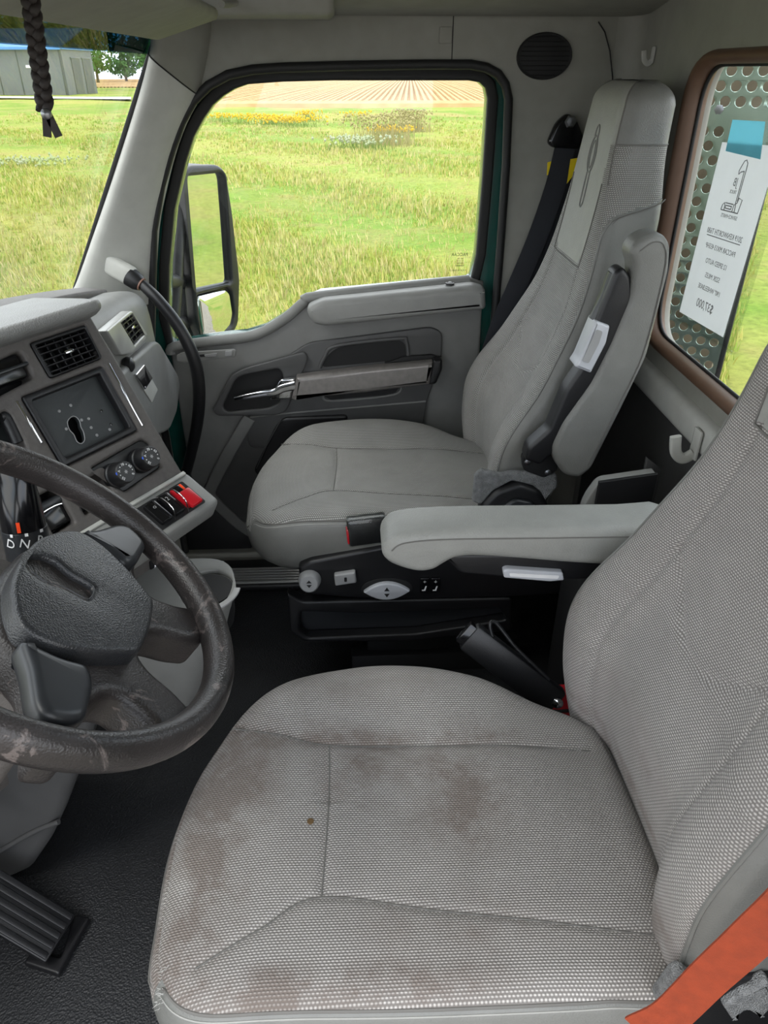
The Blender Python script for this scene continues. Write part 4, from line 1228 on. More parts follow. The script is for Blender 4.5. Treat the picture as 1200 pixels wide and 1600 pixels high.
# glossy vent surround
vs_o = rnd(FG.pxs(K7([(394, 548), (545, 424), (562, 424), (652, 588), (640, 610), (566, 690), (490, 702)])), 0.008)
vg = FG.pxs(K7([(490, 500), (562, 446), (644, 566), (574, 640)]))
gs = plate('vent_surround', vs_o, FG.off(-0.012), 0.022, 'alu', db, 0.004, holes=[vg], res=3)
pv = plate('air_vent', vg, FG.off(-0.004), 0.003, 'dark', db)
c_ = [V(p) for p in vg]
for i in range(5):
    t = (i + 0.5) / 5
    a, b = c_[0].lerp(c_[3], t), c_[1].lerp(c_[2], t)
    sweep('slat', [FG.pt(a.x, a.y, 0.004), FG.pt(b.x, b.y, 0.004)], rect(-0.0013, -0.004, 0.0013, 0.004), 'black', pv, up=(1, 0, 0))
for i in range(3):
    t = (i + 0.5) / 3
    a, b = c_[0].lerp(c_[1], t), c_[3].lerp(c_[2], t)
    sweep('vane', [FG.pt(a.x, a.y, 0.002), FG.pt(b.x, b.y, 0.002)], rect(-0.0013, -0.003, 0.0013, 0.003), 'black', pv, up=(1, 0, 0))
q = FG.px(201, 512)
obox('vent_tab', FG, q[0] - 0.008, q[1] - 0.004, q[0] + 0.008, q[1] + 0.004, 0.004, 0.012, 'chrome', pv, 0.002)
# glove box lid with chrome latch
gb = rnd(FG.pxs([(176, 590), (195, 565), (233, 533), (241, 534), (271, 585), (274, 603), (269, 645), (258, 672), (200, 700), (170, 700)]), 0.02)
glid = plate('glove_box_lid', gb, FG.off(-0.012), 0.026, 'trim2', db, 0.010, res=4)
FGl = FG.off(0.014)
lt = FGl.pxs(K7([(595, 822), (648, 757), (700, 842), (655, 916)]))
plate('latch_scoop', rnd(FGl.pxs(K7([(655, 918), (702, 845), (742, 915), (706, 998)])), 0.006), FGl, 0.002, 'trim', glid, 0.0008)
plate('latch', rnd(lt, 0.004), FGl, 0.006, 'chrome', glid, 0.002)
q = FG.px(194, 570)
lathe('lock_button', [(0.014, 0), (0.017, 0.006), (0.015, 0.016), (0.008, 0.021), (0.0005, 0.022)], Frame(FG.pt(q[0], q[1], 0.0), FG.u, FG.w), 'black', db, 18)
# switch ledge under the climate panel
FL = Frame(FD.pt(0.0, -0.185, 0.002), hd, tilt_up(R(62)))
obox('switch_ledge', FL, -0.52, -0.085, 0.016, 0.004, -0.05, 0.0, 'trim2', db, 0.010, 3)
obox('ledge_lip', FL, -0.52, -0.004, 0.008, 0.004, -0.002, 0.004, 'trim', db, 0.002)
SWF = FL.off(0.0)
sb0 = plate('switch_bank', rect(-0.132, -0.072, -0.012, -0.012, 0.004), FL.off(-0.001), 0.003, 'dark', db)
for i, u in enumerate((-0.105, -0.073, -0.040)):
    rd = i == 2
    sw = obox('rocker_switch', FL, u - 0.013, -0.066, u + 0.013, -0.018, 0.0, 0.012, 'red' if rd else 'blackgloss', db, 0.004)
    if rd:
        obox('guard_cover', FL, u - 0.014, -0.074, u + 0.014, -0.036, 0.010, 0.020, 'red', sw, 0.004)
        obox('switch_face', FL, u - 0.010, -0.034, u + 0.006, -0.020, 0.011, 0.0135, 'blackgloss', sw, 0.001)
        obox('switch_light', FL, u + 0.006, -0.034, u + 0.011, -0.020, 0.011, 0.0138, 'orangered', sw, 0.001)
    else:
        sweep('wire_guard', spline([FL.pt(u + 0.012, -0.016, 0.010), FL.pt(u + 0.015, -0.03, 0.024), FL.pt(u + 0.015, -0.055, 0.024), FL.pt(u + 0.013, -0.074, 0.006)], 6), circ(0, 0, 0.0011, n=6), 'chrome', sw)
        text('switch_mark', '2' if i else 'o', 0.012, Frame(FL.pt(u, -0.032, 0.0121), FL.u, FL.w), 'ltgrey', sw)
obox('blank_switch', FL, -0.235, -0.062, -0.175, -0.018, -0.001, 0.003, 'dark', db, 0.001)
# lower knee panel with a power socket
FK = Frame(FD.pt(0.0, -0.20, -0.035), hd, tilt_up(R(-6)))
obox('knee_panel', FK, -0.50, -0.40, 0.0, -0.02, -0.06, 0.0, 'dash', db, 0.012)
q = FK.px(247, 882)
sk = obox('power_socket', FK, q[0] - 0.022, q[1] - 0.022, q[0] + 0.022, q[1] + 0.022, -0.004, 0.004, 'black', db, 0.003)
sweep('socket_ring', [FK.pt(q[0] + 0.0135 * math.cos(t), q[1] + 0.0135 * math.sin(t), 0.005) for t in [2 * math.pi * i / 20 for i in range(20)]], circ(0, 0, 0.0024, n=6), 'chrome', sk, closed=True)
plate('socket_cap', circ(q[0], q[1], 0.011, n=18), FK.off(0.004), 0.001, 'dark', sk)
# cup holder console under the dash
cc = thing('cup_holder', (-0.30, 1.08, 0.25), 'grey cup holder tray jutting out below the dashboard', 'cup holder')
def cup_ring(z, k, dx=0.0): return [V((x + dx, y, z)) for x, y in [(-0.335 + (x_ ) * k, 1.09 + (y_) * k) for x_, y_ in rnd([(-0.16, -0.10), (0.075, -0.095), (0.110, 0.0), (0.08, 0.10), (-0.16, 0.10)], [0.02, 0.06, 0.05, 0.06, 0.02], 6)]]
zt_ = 0.520
loft('tray_body', [cup_ring(0.28, 0.66, -0.05), cup_ring(0.34, 0.80, -0.03), cup_ring(0.42, 0.92, -0.012), cup_ring(zt_ - 0.012, 1.0), cup_ring(zt_ - 0.004, 1.0)], 'trim2', cc)
ring_o = [(p.x, p.y) for p in cup_ring(0, 1.02)]
plate('tray_rim', ring_o, FZ(zt_ - 0.006), 0.012, 'trim2', cc, 0.004, holes=[circ(-0.280, 1.09, 0.048, 0.060, 28)], res=3)
lathe('cup_well', [(0.047, 0.004), (0.045, -0.05), (0.040, -0.075), (0.0005, -0.076)], Frame((-0.280, 1.09, zt_), (1, 0, 0), (0, 1, 0)), 'dark', cc, 28)
sweep('rim_highlight', [V((-0.280 + 0.056 * math.cos(t), 1.09 + 0.066 * math.sin(t), zt_ + 0.007)) for t in [R(-75 + 8 * i) for i in range(10)]], rect(-0.006, -0.002, 0.006, 0.002, 0.0015, 2), 'ltgrey', cc, up=(0, 0, 1))  # pale strip stands in for the highlight along the rim edge, no real clip
# lower centre cover beside the pedals
lc = thing('lower_cover', (-0.8, 0.95, 0.0), 'grey lower cover standing on the floor left of the pedal', 'cover')
fcv = FY(0.86)
cvp = [(-1.0, 0.012)] + [fcv.px(*p) for p in [(18, 1376), (48, 1362), (78, 1318), (100, 1270), (126, 1200), (150, 1130)]] + [(-0.50, 0.56), (-1.0, 0.56)]
plate('cover_shell', rnd(cvp, 0.01), FY(1.10), 0.24, 'doordark', lc, 0.022, res=4)
sweep('cover_crease', spline([V((q[0], 0.858, q[1])) for q in FY(0.858).pxs([(0, 1330), (30, 1312), (60, 1296), (92, 1284)])], 5), circ(0, 0, 0.005, n=8), 'doordark', lc)
# ================================================================== STEERING
WC = V((-0.319, 0.615, 0.899))
th, ps_ = 0.715, -0.1264
e2 = V((math.cos(th), 0, -math.sin(th)))
nn_ = V((math.sin(th), 0, math.cos(th)))
e1 = V((0, 1, 0)) * math.cos(ps_) + nn_ * math.sin(ps_)
FW = Frame(WC, e2, e1)
sw_ = thing('steering_wheel', WC, 'worn dark steering wheel with an empty emblem recess', 'steering wheel')
RR = 0.209
rim = [FW.pt(RR * math.cos(t), RR * math.sin(t), 0.0) for t in [2 * math.pi * i / 96 for i in range(96)]]
sweep('rim', rim, [(0.0165 * math.cos(t), 0.020 * math.sin(t)) for t in [2 * math.pi * i / 20 for i in range(20)]], 'wheel', sw_, closed=True, up=[FW.n] * 96)
pad_half = [(-0.036, 0.0), (-0.032, 0.045), (-0.014, 0.084), (0.002, 0.100), (0.032, 0.098), (0.072, 0.078), (0.109, 0.048), (0.114, 0.0)]
pad_o = rnd([(a, b) for a, b in pad_half[:-1]] + [(a, -b) for a, b in reversed(pad_half[1:])], [0.02, 0.02, 0.02, 0.015, 0.02, 0.02, 0.008, 0.05, 0.008, 0.02, 0.02, 0.015, 0.02, 0.02], 4)
pad_o = [V((a, b, 0)) for a, b in pad_o]
pad_o = [(p.x, p.y) for p in pad_o]
emb_half = [(-0.030, 0.004), (-0.028, 0.010), (-0.024, 0.013), (-0.020, 0.017), (-0.006, 0.021), (0.006, 0.017), (0.018, 0.014), (0.036, 0.014), (0.042, 0.009)]
emb = [(a, b) for a, b in emb_half] + [(a, -b) for a, b in reversed(emb_half)]
emb = [(p.x, p.y) for p in spline([V((a, b, 0)) for a, b in emb], 3, True)]
pd = plate('centre_pad', pad_o, FW.off(-0.022), 0.036, mat('black grained pad', srgb(40, 41, 43), 0.36, grain=(620, 0.6, 0.0008)), sw_, 0.006, holes=[emb], res=4)
plate('emblem_recess', emb, FW.off(-0.002), 0.008, 'wheel', pd)
sweep('emblem_edge', [FW.pt(a, b, 0.0135) for a, b in emb], circ(0, 0, 0.0006, n=6), 'pod', pd, closed=True)
half_web = [(0.116, 0.0), (0.119, 0.022), (0.135, 0.036), (0.165, 0.046), (0.192, 0.062), (0.185, 0.100), (0.168, 0.118), (0.140, 0.100), (0.112, 0.092), (0.096, 0.100), (0.084, 0.125), (0.082, 0.165), (0.088, 0.185), (0.060, 0.196), (0.050, 0.160), (0.030, 0.118), (0.004, 0.106), (-0.020, 0.090), (-0.038, 0.046), (-0.042, 0.0)]
web = rnd(half_web[:-1] + [(a, -b) for a, b in reversed(half_web[1:])], 0.010, 4)
plate('spoke', web, FW.off(-0.060), 0.052, 'wheel', sw_, 0.013, res=4)
def rim_seat(a0): pass
for s in (1, -1):
    podp = [(0.000, 0.104 * s), (0.018, 0.130 * s), (0.036, 0.168 * s), (0.050, 0.180 * s), (0.070, 0.172 * s), (0.082, 0.160 * s), (0.078, 0.112 * s), (0.066, 0.094 * s), (0.040, 0.103 * s)]
    plate('switch_pod', rnd(podp, 0.010), FW.off(-0.020), 0.030, 'pod', sw_, 0.010, res=4)
# column
sc_ = thing('steering_column', FW.pt(0, 0, -0.2), 'charcoal steering column shroud behind the wheel', 'steering column')
rings = []
for h_, k in ((-0.045, 0.8), (-0.06, 1.0), (-0.16, 1.05), (-0.30, 1.15), (-0.46, 1.0)):
    rings.append([FW.pt(a * k, b * k, h_) for a, b in rect(-0.075, -0.08, 0.075, 0.08, 0.03, 4)])
loft('column_shroud', rings, 'dash', sc_)
# selector stalk with printed ring
gsx = thing('gear_selector', P(40, 850, Y=0.83), 'black column gear selector knob marked D N R', 'gear selector')
gc = P(44, 856, Y=0.83)
gax = (P(50, 758, Y=0.845) - gc)
FS = Frame(gc, _rt * 1.0 + _fw * 0.0, gax.cross(_rt))
gax = gax.normalized()
FS = Frame(gc, _rt, gax.cross(_rt).normalized())
if FS.n.dot(gax) < 0: FS = Frame(gc, _rt, -FS.w)
rad = 0.0275
lathe('selector_ring', [(rad + 0.001, -0.06), (rad + 0.001, 0.030), (rad - 0.001, 0.031)], FS, 'pod', gsx, 28)
rings = []
for h_, kx, ky in ((0.031, 1, 1), (0.050, 0.98, 0.98), (0.075, 0.94, 0.80), (0.095, 0.90, 0.55), (0.106, 0.84, 0.42), (0.110, 0.74, 0.34)):
    rings.append([FS.pt(rad * kx * math.cos(t), rad * ky * math.sin(t), h_) for t in [2 * math.pi * i / 28 for i in range(28)]])
loft('selector_grip', rings, 'blackgloss', gsx)
fa_ = lambda a, h_, r_=rad + 0.0012: Frame(FS.pt(r_ * math.cos(a), r_ * math.sin(a), h_), FS.u * (-math.sin(a)) + FS.w * math.cos(a), FS.n)
# which way round the ring faces the viewer
av = math.atan2((CAM - gc).dot(FS.w), (CAM - gc).dot(FS.u))
for ch, da_ in (('D', -42), ('N', -6), ('R', 34)):
    a = av + R(da_)
    f_ = fa_(a, 0.017)
    if f_.n.dot(CAM - gc) < 0: f_ = Frame(f_.o, -f_.u, f_.w)
    text('ring_letter', ch, 0.017, Frame(f_.o, -f_.w * 0.35 + f_.u, f_.w), 'white', gsx)
    obox('ring_mark', f_, 0.002, 0.0105, 0.006, 0.0145, 0.0, 0.0006, 'white', gsx, 0.0)
f_ = fa_(av - R(14), 0.040, rad * 1.0)
obox('pointer_mark', f_, -0.0022, -0.007, 0.0022, 0.007, -0.001, 0.0008, 'orangered', gsx, 0.0)
# ================================================================== PILLAR, HEADER AND REAR WALL FITTINGS
gh = thing('grab_handle', P(300, 700, Y=1.86), 'black curved grab handle on the windscreen pillar', 'grab handle')
hpth = [P(200, 428, Y=1.855), P(222, 444, Y=1.835), P(248, 470, Y=1.815), P(280, 512, Y=1.80), P(303, 560, Y=1.795), P(311, 605, Y=1.80), P(309, 655, Y=1.815), P(298, 710, Y=1.835), P(284, 760, Y=1.86), P(272, 800, Y=1.89)]
tube('grip', spline(hpth[1:], 6), 0.0155, 'black', gh, 14, scale=[0.85 + 0.2 * math.sin(math.pi * i / 48) for i in range(49)])
fcp = Frame(P(190, 424, Y=1.848), (P(214, 440, Y=1.84) - P(165, 412, Y=1.85)), V((0.3, -0.05, 1)))
obox('end_cap', fcp, -0.050, -0.024, 0.034, 0.024, -0.018, 0.014, 'trim', gh, 0.012, 4)
tube('collar', [P(203, 432, Y=1.845), P(214, 440, Y=1.838), P(220, 444, Y=1.835)], 0.024, 'black', gh, 16, scale=[1.0, 0.92, 0.72])
tube('worn_band', [P(216, 441, Y=1.837), P(222, 445, Y=1.834)], 0.0165, mat('worn copper band', srgb(130, 98, 84), 0.5), gh, 14)
# visor
vz = thing('sun_visor', (-0.30, 1.3, 1.43), 'pale sun visor folded up above the windscreen', 'sun visor')
pA, pB, pC = V((-0.362, 0.70, 1.412)), V((-0.362, 1.635, 1.412)), V((-0.235, 0.70, 1.448))
FV = Frame(pA, (0, 1, 0), pC - pA)
wv = (pC - pA).length
obox('visor_board', FV, 0.0, 0.0, 0.945, wv, -0.006, 0.016, 'head', vz, 0.010, 3)
tube('pivot_rod', [V((-0.22, 1.60, 1.452)), V((-0.22, 1.70, 1.458)), V((-0.20, 1.74, 1.466))], 0.006, 'head', vz)
# speaker in the header
sp = thing('speaker', P(850, 88, Y=YB), 'round black speaker grille high on the side trim', 'speaker')
q = fb.px(850, 88)
rx_, rz_ = fb.px(893, 88)[0] - q[0], abs(fb.px(850, 50)[1] - q[1])
rings = [[V((q[0] + rx_ * k * math.cos(t), YB - h_, q[1] + rz_ * k * math.sin(t))) for t in [2 * math.pi * i / 40 for i in range(40)]] for k, h_ in ((1.0, -0.002), (1.0, 0.006), (0.96, 0.010), (0.90, 0.009), (0.6, 0.013), (0.2, 0.015), (0.01, 0.015))]
loft('grille', rings, 'dark', sp, ang=30)
for i in range(9):
    zz = -0.8 + 1.6 * i / 8
    ww = math.sqrt(1 - zz * zz) * 0.88
    sweep('grille_bar', spline([V((q[0] + rx_ * ww * t, YB - 0.0105 - 0.004 * (1 - t * t) * (1 - zz * zz), q[1] + rz_ * zz)) for t in (-1, -0.5, 0, 0.5, 1)], 3), circ(0, 0, 0.0012, n=5), 'dark', sp)
# hooks on the rear wall
def hook(pt, label, s=1.0):
    h = thing('coat_hook', pt, label, 'hook')
    f_ = Frame(pt, (0, -1, 0), (0, 0, 1))
    obox('hook_plate', f_, -0.013 * s, -0.03 * s, 0.013 * s, 0.022 * s, 0.0, 0.005, 'trim', h, 0.004)
    sweep('hook_arm', spline([f_.pt(0, -0.022 * s, 0.003), f_.pt(0, -0.03 * s, 0.018 * s), f_.pt(0, -0.018 * s, 0.032 * s), f_.pt(0, 0.010 * s, 0.038 * s)], 6), rnd([(-0.009 * s, -0.005 * s), (0.009 * s, -0.005 * s), (0.009 * s, 0.005 * s), (-0.009 * s, 0.005 * s)], 0.004 * s, 3), 'trim', h, up=(0, 1, 0))
hook(P(1022, 84, X=XR - 0.001), 'small coat hook high on the rear trim above the passenger headrest', 0.6)
hook(P(1090, 690, X=XR - 0.024), 'pale coat hook under the rear window beside the driver seat', 1.15)
# storage box
sx = thing('storage_box', (0.55, 1.24, 0.0), 'grey bin with a black front panel against the rear wall between the seats', 'storage box')
fbx = FY(1.17)
fp = fbx.pxs([(936, 753), (1028, 740), (1024, 830), (932, 830)])
zb_ = 0.0
plate('black_front', [fp[0], fp[1], (fp[1][0], 0.50), (fp[0][0], 0.50)], FY(1.176), 0.008, 'black', sx, 0.002)
plate('bin_shell', rnd([(fp[0][0] - 0.016, 0.50), (fp[0][0] - 0.020, fp[0][1] - 0.05), (fp[0][0] + 0.004, fp[0][1] - 0.003), (fp[1][0], fp[1][1] - 0.003), (fp[1][0], 0.50)], [0.005, 0.05, 0.012, 0.003, 0.005]), FY(1.20), 0.024, 'trim2', sx, 0.003)
box('bin_base', (fp[0][0], 1.18, 0.0), (0.66, 1.30, 0.52), 'dark', sx, 0.01)
plate('side_leaf', [(fp[1][0] + 0.006, 0.50), (fp[1][0] + 0.006, fp[1][1] - 0.004), (fp[1][0] + 0.04, fp[1][1] - 0.03), (fp[1][0] + 0.04, 0.50)], FY(1.25), 0.01, 'doordark', sx, 0.002)
# red box on the floor between the seats
rb = thing('red_case', P(860, 1075, Z=0.10), 'small red case on the floor between the seats', 'case')
q = P(862, 1068, Y=1.05)
box('case_body', (q.x - 0.05, 1.02, 0.0), (q.x + 0.10, 1.05, q.z), 'red', rb, 0.006)
box('case_lid', (q.x - 0.054, 1.016, q.z - 0.05), (q.x + 0.104, 1.054, q.z - 0.042), 'dark', rb, 0.003)
# accelerator pedal
pe = thing('accelerator_pedal', P(100, 1470, Z=0.0), 'black ribbed accelerator pedal on the floor', 'pedal')
o0 = P(96, 1466, Z=0.035)
o1 = P(0, 1408, Z=0.105)
fpd = Frame(o0, o1 - o0, V((0.45, 0.9, 0)))
if fpd.n.z < 0: fpd = Frame(o0, o1 - o0, V((-0.45, -0.9, 0)))
obox('pedal_plate', fpd, 0.0, -0.042, 0.30, 0.042, -0.012, 0.0, 'black', pe, 0.004)
for i in range(5):
    b = -0.034 + i * 0.017
    obox('rib', fpd, 0.004, b - 0.0055, 0.296, b + 0.0055, 0.0, 0.005, 'black', pe, 0.002)
fpb = [P(*p, Z=0.006) for p in [(38, 1508), (52, 1488), (96, 1500), (118, 1432), (142, 1436), (92, 1526)]]
plate('pedal_base', rnd([(p.x, p.y) for p in fpb], 0.006), FZ(0.0), 0.014, 'black', pe, 0.004)
# braided strap hanging at the windscreen
bs = thing('braided_strap', P(55, 0, Y=0.75), 'dark braided leather strap with a silver stud hanging before the windscreen', 'strap')
topp, endp = P(38, -70, Y=0.75), P(71, 172, Y=0.75)
kk = 60
for s in range(3):
    pts = []
    for i in range(kk + 1):
        t = i / kk
        ph = t * 26 + s * 2 * math.pi / 3
        p = topp.lerp(endp, t) + V((0.0042 * math.sin(ph), 0.0028 * math.sin(2 * ph), 0))
        pts.append(p)
    sweep('strand', pts, [(0.0042 * math.cos(t), 0.0024 * math.sin(t)) for t in [2 * math.pi * i / 8 for i in range(8)]], 'leather', bs, up=(0, -1, 0))
st_ = P(72, 178, Y=0.744)
lathe('stud', [(0.0045, -0.002), (0.0045, 0.001), (0.003, 0.0025), (0.0004, 0.003)], Frame(st_, (1, 0, 0), (0, 0, 1)), 'bolt', bs, 14)
for e, w in (((74, 214), 0.0035), ((92, 214), 0.0035)):
    sweep('tail', spline([endp, P(72 + (e[0] - 72) * 0.3, 185, Y=0.75), P(*e, Y=0.75)], 5), rect(-w, -0.0008, w, 0.0008), 'leather', bs, up=(0, -1, 0), caps=True)
# price sheet taped to the rear window
px_ = XR + 0.021
bl_, br_, tl_ = [P(x, y, X=px_) for x, y in [(1062, 487), (1130, 527), (1129, 222)]]
W_, H_ = 0.216, 0.325
prd = thing('price_sheet', bl_, 'white printed price sheet in a clear sleeve on the rear window', 'paper')
FP = Skew(bl_, (br_ - bl_) / W_, (tl_ - bl_) / H_)        # seen from inside: u runs towards the driver side
plate('sheet', rect(0, 0, W_, H_), FP, 0.0006, 'paper', prd)
plate('sleeve', rect(-0.004, -0.018, W_ + 0.05, H_ + 0.004, 0.002), FP.off(-0.0012), 0.0008, 'film', prd)
sweep('sleeve_edge', [FP.pt(-0.004, -0.017, 0.001), FP.pt(W_ + 0.05, -0.017, 0.001)], rect(-0.003, -0.0008, 0.003, 0.0008), 'film', prd, up=FP.n)
def ptxt(s, v, size, bold=1.0, du=0.0):
    # print faces outwards: reversed from inside
    o_ = text('print_line', s, size, FP, 'ink', prd, 0.0002)
    o_.data.transform(FP.mat().inverted())
    o_.data.transform(Matrix.Diagonal((-1, 1, 1, 1)))
    o_.data.transform(Matrix.Translation((W_ * 0.5 + du, v, 0.0007)))
    o_.data.transform(FP.mat())
    return o_
for s, v, z_ in (('2019 KENWORTH T680', 0.172, 0.0145), ('PACCAR MX13 455HP', 0.145, 0.0135), ('12 SPEED AUTO', 0.118, 0.0135), ('522K MILES', 0.092, 0.0135), ('190" WHEELBASE', 0.068, 0.0135), ('$37,000', 0.036, 0.024)): ptxt(s, v, z_)
plate('print_line', rect(W_ * 0.5 - 0.072, 0.163, W_ * 0.5 + 0.072, 0.1645), FP.off(0.0006), 0.0002, 'ink', prd)
ptxt('JB', 0.262, 0.020, du=-0.010); ptxt('TRUCK', 0.246, 0.0085, du=-0.010); ptxt('SERVICE+PARTS', 0.204, 0.0095)
logo = [[(0.012, 0.228), (0.012, 0.282)], [(0.017, 0.232), (0.018, 0.285)], [(0.012, 0.282), (0.000, 0.280), (-0.006, 0.276), (-0.008, 0.282), (-0.003, 0.290), (0.003, 0.298), (0.010, 0.300), (0.017, 0.295), (0.018, 0.285)],
        [(-0.040, 0.213), (0.030, 0.213)], [(-0.040, 0.213), (-0.038, 0.222), (-0.032, 0.226), (-0.028, 0.222), (-0.027, 0.213)], [(-0.028, 0.226), (0.004, 0.226)], [(-0.024, 0.217), (0.000, 0.217), (0.000, 0.222), (-0.024, 0.222), (-0.024, 0.217)], [(0.030, 0.213), (0.034, 0.236), (0.020, 0.238), (0.018, 0.230), (0.010, 0.226)], [(0.006, 0.213), (0.008, 0.226), (0.014, 0.226), (0.016, 0.213)]]
for L in logo:
    sweep('print_line', [FP.pt(W_ * 0.5 + a, b, 0.0008) for a, b in L], circ(0, 0, 0.0009, n=4), 'ink', prd)
tp_ = thing('masking_tape', FP.pt(0.07, 0.30), 'blue masking tape holding the price sheet', 'tape')
plate('tape_strip', FX(px_ - 0.0018).pxs([(1134, 236), (1188, 249), (1196, 190), (1145, 187)]), FX(px_ - 0.0018), 0.0006, 'tape', tp_)
# ================================================================== OUTSIDE
ZG = -1.30
# polished perforated guard behind the cab
gd = thing('perforated_guard', P(1110, 590, X=1.0), 'polished perforated metal guard standing outside the rear window', 'guard')
ow = P(1086, 200, X=0.93)
FGd = Frame((ow.x, ow.y, 0), (0.84, -0.54, 0), (0, 0, 1))
umax = FGd.px(1131, 535)[0]
zlo, zhi = 0.30, 1.75
holes = []
pit, row = 0.0375, 0.0345
iz = 0
z = zlo + 0.05
while z < zhi - 0.03:
    off = 0.5 * pit if iz % 2 else 0.0
    top_band = 1.27 < z < 1.40
    gap = 1.235 < z < 1.268
    u = 0.005 + off - 2 * pit
    while u < umax - 0.02:
        edge_band = u < 0.075 or z < 0.80 or top_band
        if edge_band and not gap: holes.append((u, z))
        u += pit
    z += row
    iz += 1
plate('perforated_sheet', [(-0.12, zlo), (umax, zlo), (umax, zhi), (-0.12, zhi)], FGd, 0.004, 'polished', gd, 0.0012, holes=[circ(a, b, 0.0125, n=14) for a, b in holes])
obox('guard_post', FGd, umax - 0.004, ZG, umax + 0.012, zhi, -0.02, 0.004, 'black', gd, 0.002)
obox('guard_post', FGd, -0.13, ZG, -0.10, zhi, -0.03, 0.0, 'green', gd, 0.002)
q = FGd.px(1124, 171)
lathe('bolt', [(0.012, 0), (0.012, 0.004), (0.006, 0.006), (0.0005, 0.006)], Frame(FGd.pt(q[0], q[1], 0.004), FGd.u, FGd.w), 'bolt', gd, 6)
# weathered board close behind the guard, seen through the holes
es = thing('backing_board', FGd.pt(0.0, ZG, -0.06), 'weathered tan board behind the perforated guard', 'board')
obox('board', FGd, -0.11, ZG + 0.4, umax - 0.02, zhi - 0.02, -0.075, -0.055, mat('weathered board', srgb(142, 128, 108), 0.8, var=(6, 0.35)), es, 0.004)
obox('batten', FGd, -0.11, 0.2, umax - 0.02, 0.26, -0.055, -0.045, 'brown', es, 0.003)
# outside mirror
FM = Frame(P(322, 380, Y=2.35), (0.47, 0.88, 0), (0, 0, 1))
mi = thing('side_mirror', P(310, 530, Y=2.30), 'black framed outside mirror with a small convex glass below', 'mirror')
mo = rnd(FM.pxs([(284, 272), (296, 258), (338, 257), (350, 268), (360, 330), (372, 436), (370, 505), (358, 527), (314, 533), (303, 500)]), 0.02)
g1 = rnd(FM.pxs([(286, 276), (342, 270), (347, 276), (358, 436), (356, 441), (303, 452), (300, 446)]), 0.006)
g2 = rnd(FM.pxs([(305, 461), (352, 449), (358, 455), (362, 490), (358, 508), (345, 522), (318, 529), (313, 525)]), 0.008)
plate('mirror_frame', mo, FM.off(-0.03), 0.04, 'black', mi, 0.010, holes=[g1, g2], res=3)
plate('mirror_back', mo, FM.off(-0.12), 0.095, 'black', mi, 0.03, res=4)
plate('main_glass', g1, FM.off(-0.012), 0.005, 'mirror', mi)
# convex glass: spherical bulge
xs = [p[0] for p in g2]; ys = [p[1] for p in g2]
cx_, cy_ = sum(xs) / len(xs), sum(ys) / len(ys)
rings = []
for k in (1.0, 0.85, 0.7, 0.55, 0.4, 0.25, 0.1, 0.02):
    rings.append([FM.pt(cx_ + (a - cx_) * k, cy_ + (b - cy_) * k, -0.008 + 0.022 - ((a - cx_) ** 2 + (b - cy_) ** 2) * k * k * 1.1) for a, b in g2])
loft('convex_glass', rings, 'mirror', mi, ang=80)
tube('mirror_arm', spline([P(262, 548, Y=2.14), P(272, 470, Y=2.20), P(278, 360, Y=2.28), P(284, 285, Y=2.34)], 6), 0.022, 'black', mi, 10)
tube('mirror_bracket', [P(250, 438, Y=2.02), P(282, 440, Y=2.28)], 0.02, 'black', mi, 10)
tube('mirror_bracket', [P(250, 500, Y=2.02), P(288, 505, Y=2.28)], 0.02, 'black', mi, 10)
# green cowl and wing in front of the door
cw = thing('truck_cowl', (-0.95, 2.0, ZG), 'dark green outer cowl of the truck beside the mirror', 'vehicle body')
plate('cowl_side', [(-1.10, ZG + 0.5), (-0.60, ZG + 0.5), (-0.60, 0.50), (-0.64, 0.62), (-0.70, 0.62), (-1.10, 0.50)], FY(2.06), 0.06, 'green', cw, 0.02, res=3)
box('wing', (-2.3, 0.1, ZG + 0.5), (-1.12, 2.05, 0.05), 'green', cw, 0.12, 5)
# ---------------------------------------------------------------- ground
def ground_mat():
    n = N('rough meadow')
    co = n.obj()
    sep = n.new('SeparateXYZ')
    n.ln(co, sep.inputs[0])
    big = n.noise(0.10, 5, co, 0.55, 0.3)
    mid = n.noise(0.7, 6, co, 0.62)
    fine = n.noise(9.0, 8, co, 0.7)
    c = n.ramp(big, (0.36, srgb(172, 170, 92)), (0.47, srgb(160, 170, 84)), (0.56, srgb(126, 158, 62)), (0.66, srgb(172, 164, 100)))
    c = n.mix(n.ramp(mid, (0.50, 0.0), (0.72, 0.7)), c, srgb(176, 156, 104))
    c = n.mix(0.8, c, n.ramp(fine, (0.3, 0.45), (0.7, 1.05)), 'MULTIPLY')
    # gravel lane that the truck stands on
    lane = n.math('SUBTRACT', sep.outputs[1], n.math('MULTIPLY', mid, 1.2))
    c = n.mix(n.math('LESS_THAN', lane, 2.9), c, n.ramp(fine, (0.3, srgb(120, 114, 104)), (0.7, srgb(176, 168, 156))))
    n.ln(c, n.b.inputs['Base Color'])
    n.b.inputs['Roughness'].default_value = 0.95
    n.b.inputs['Specular IOR Level'].default_value = 0.1
    n.bump(fine, 1.0, 0.06)
    return n.m
GM = ground_mat()
def gz_(x, y):
    return ZG + 0.10 * math.sin(x * 0.31 + 1.3) * math.sin(y * 0.27) + 0.05 * math.sin(x * 0.9 + y * 0.7)
nx, ny = 90, 70
vs_, fs_ = [], []
for j in range(ny + 1):
    for i in range(nx + 1):
        x = -220 + 440 * (i / nx)
        t = j / ny
        y = -60 + 320 * t
        near_ = 1.0 if (x * x + y * y) > 25 else 0.2
        vs_.append(V((x, y, gz_(x, y) * 1.0)))
for j in range(ny):
    for i in range(nx):
        a = j * (nx + 1) + i
        fs_.append((a, a + 1, a + nx + 2, a + nx + 1))
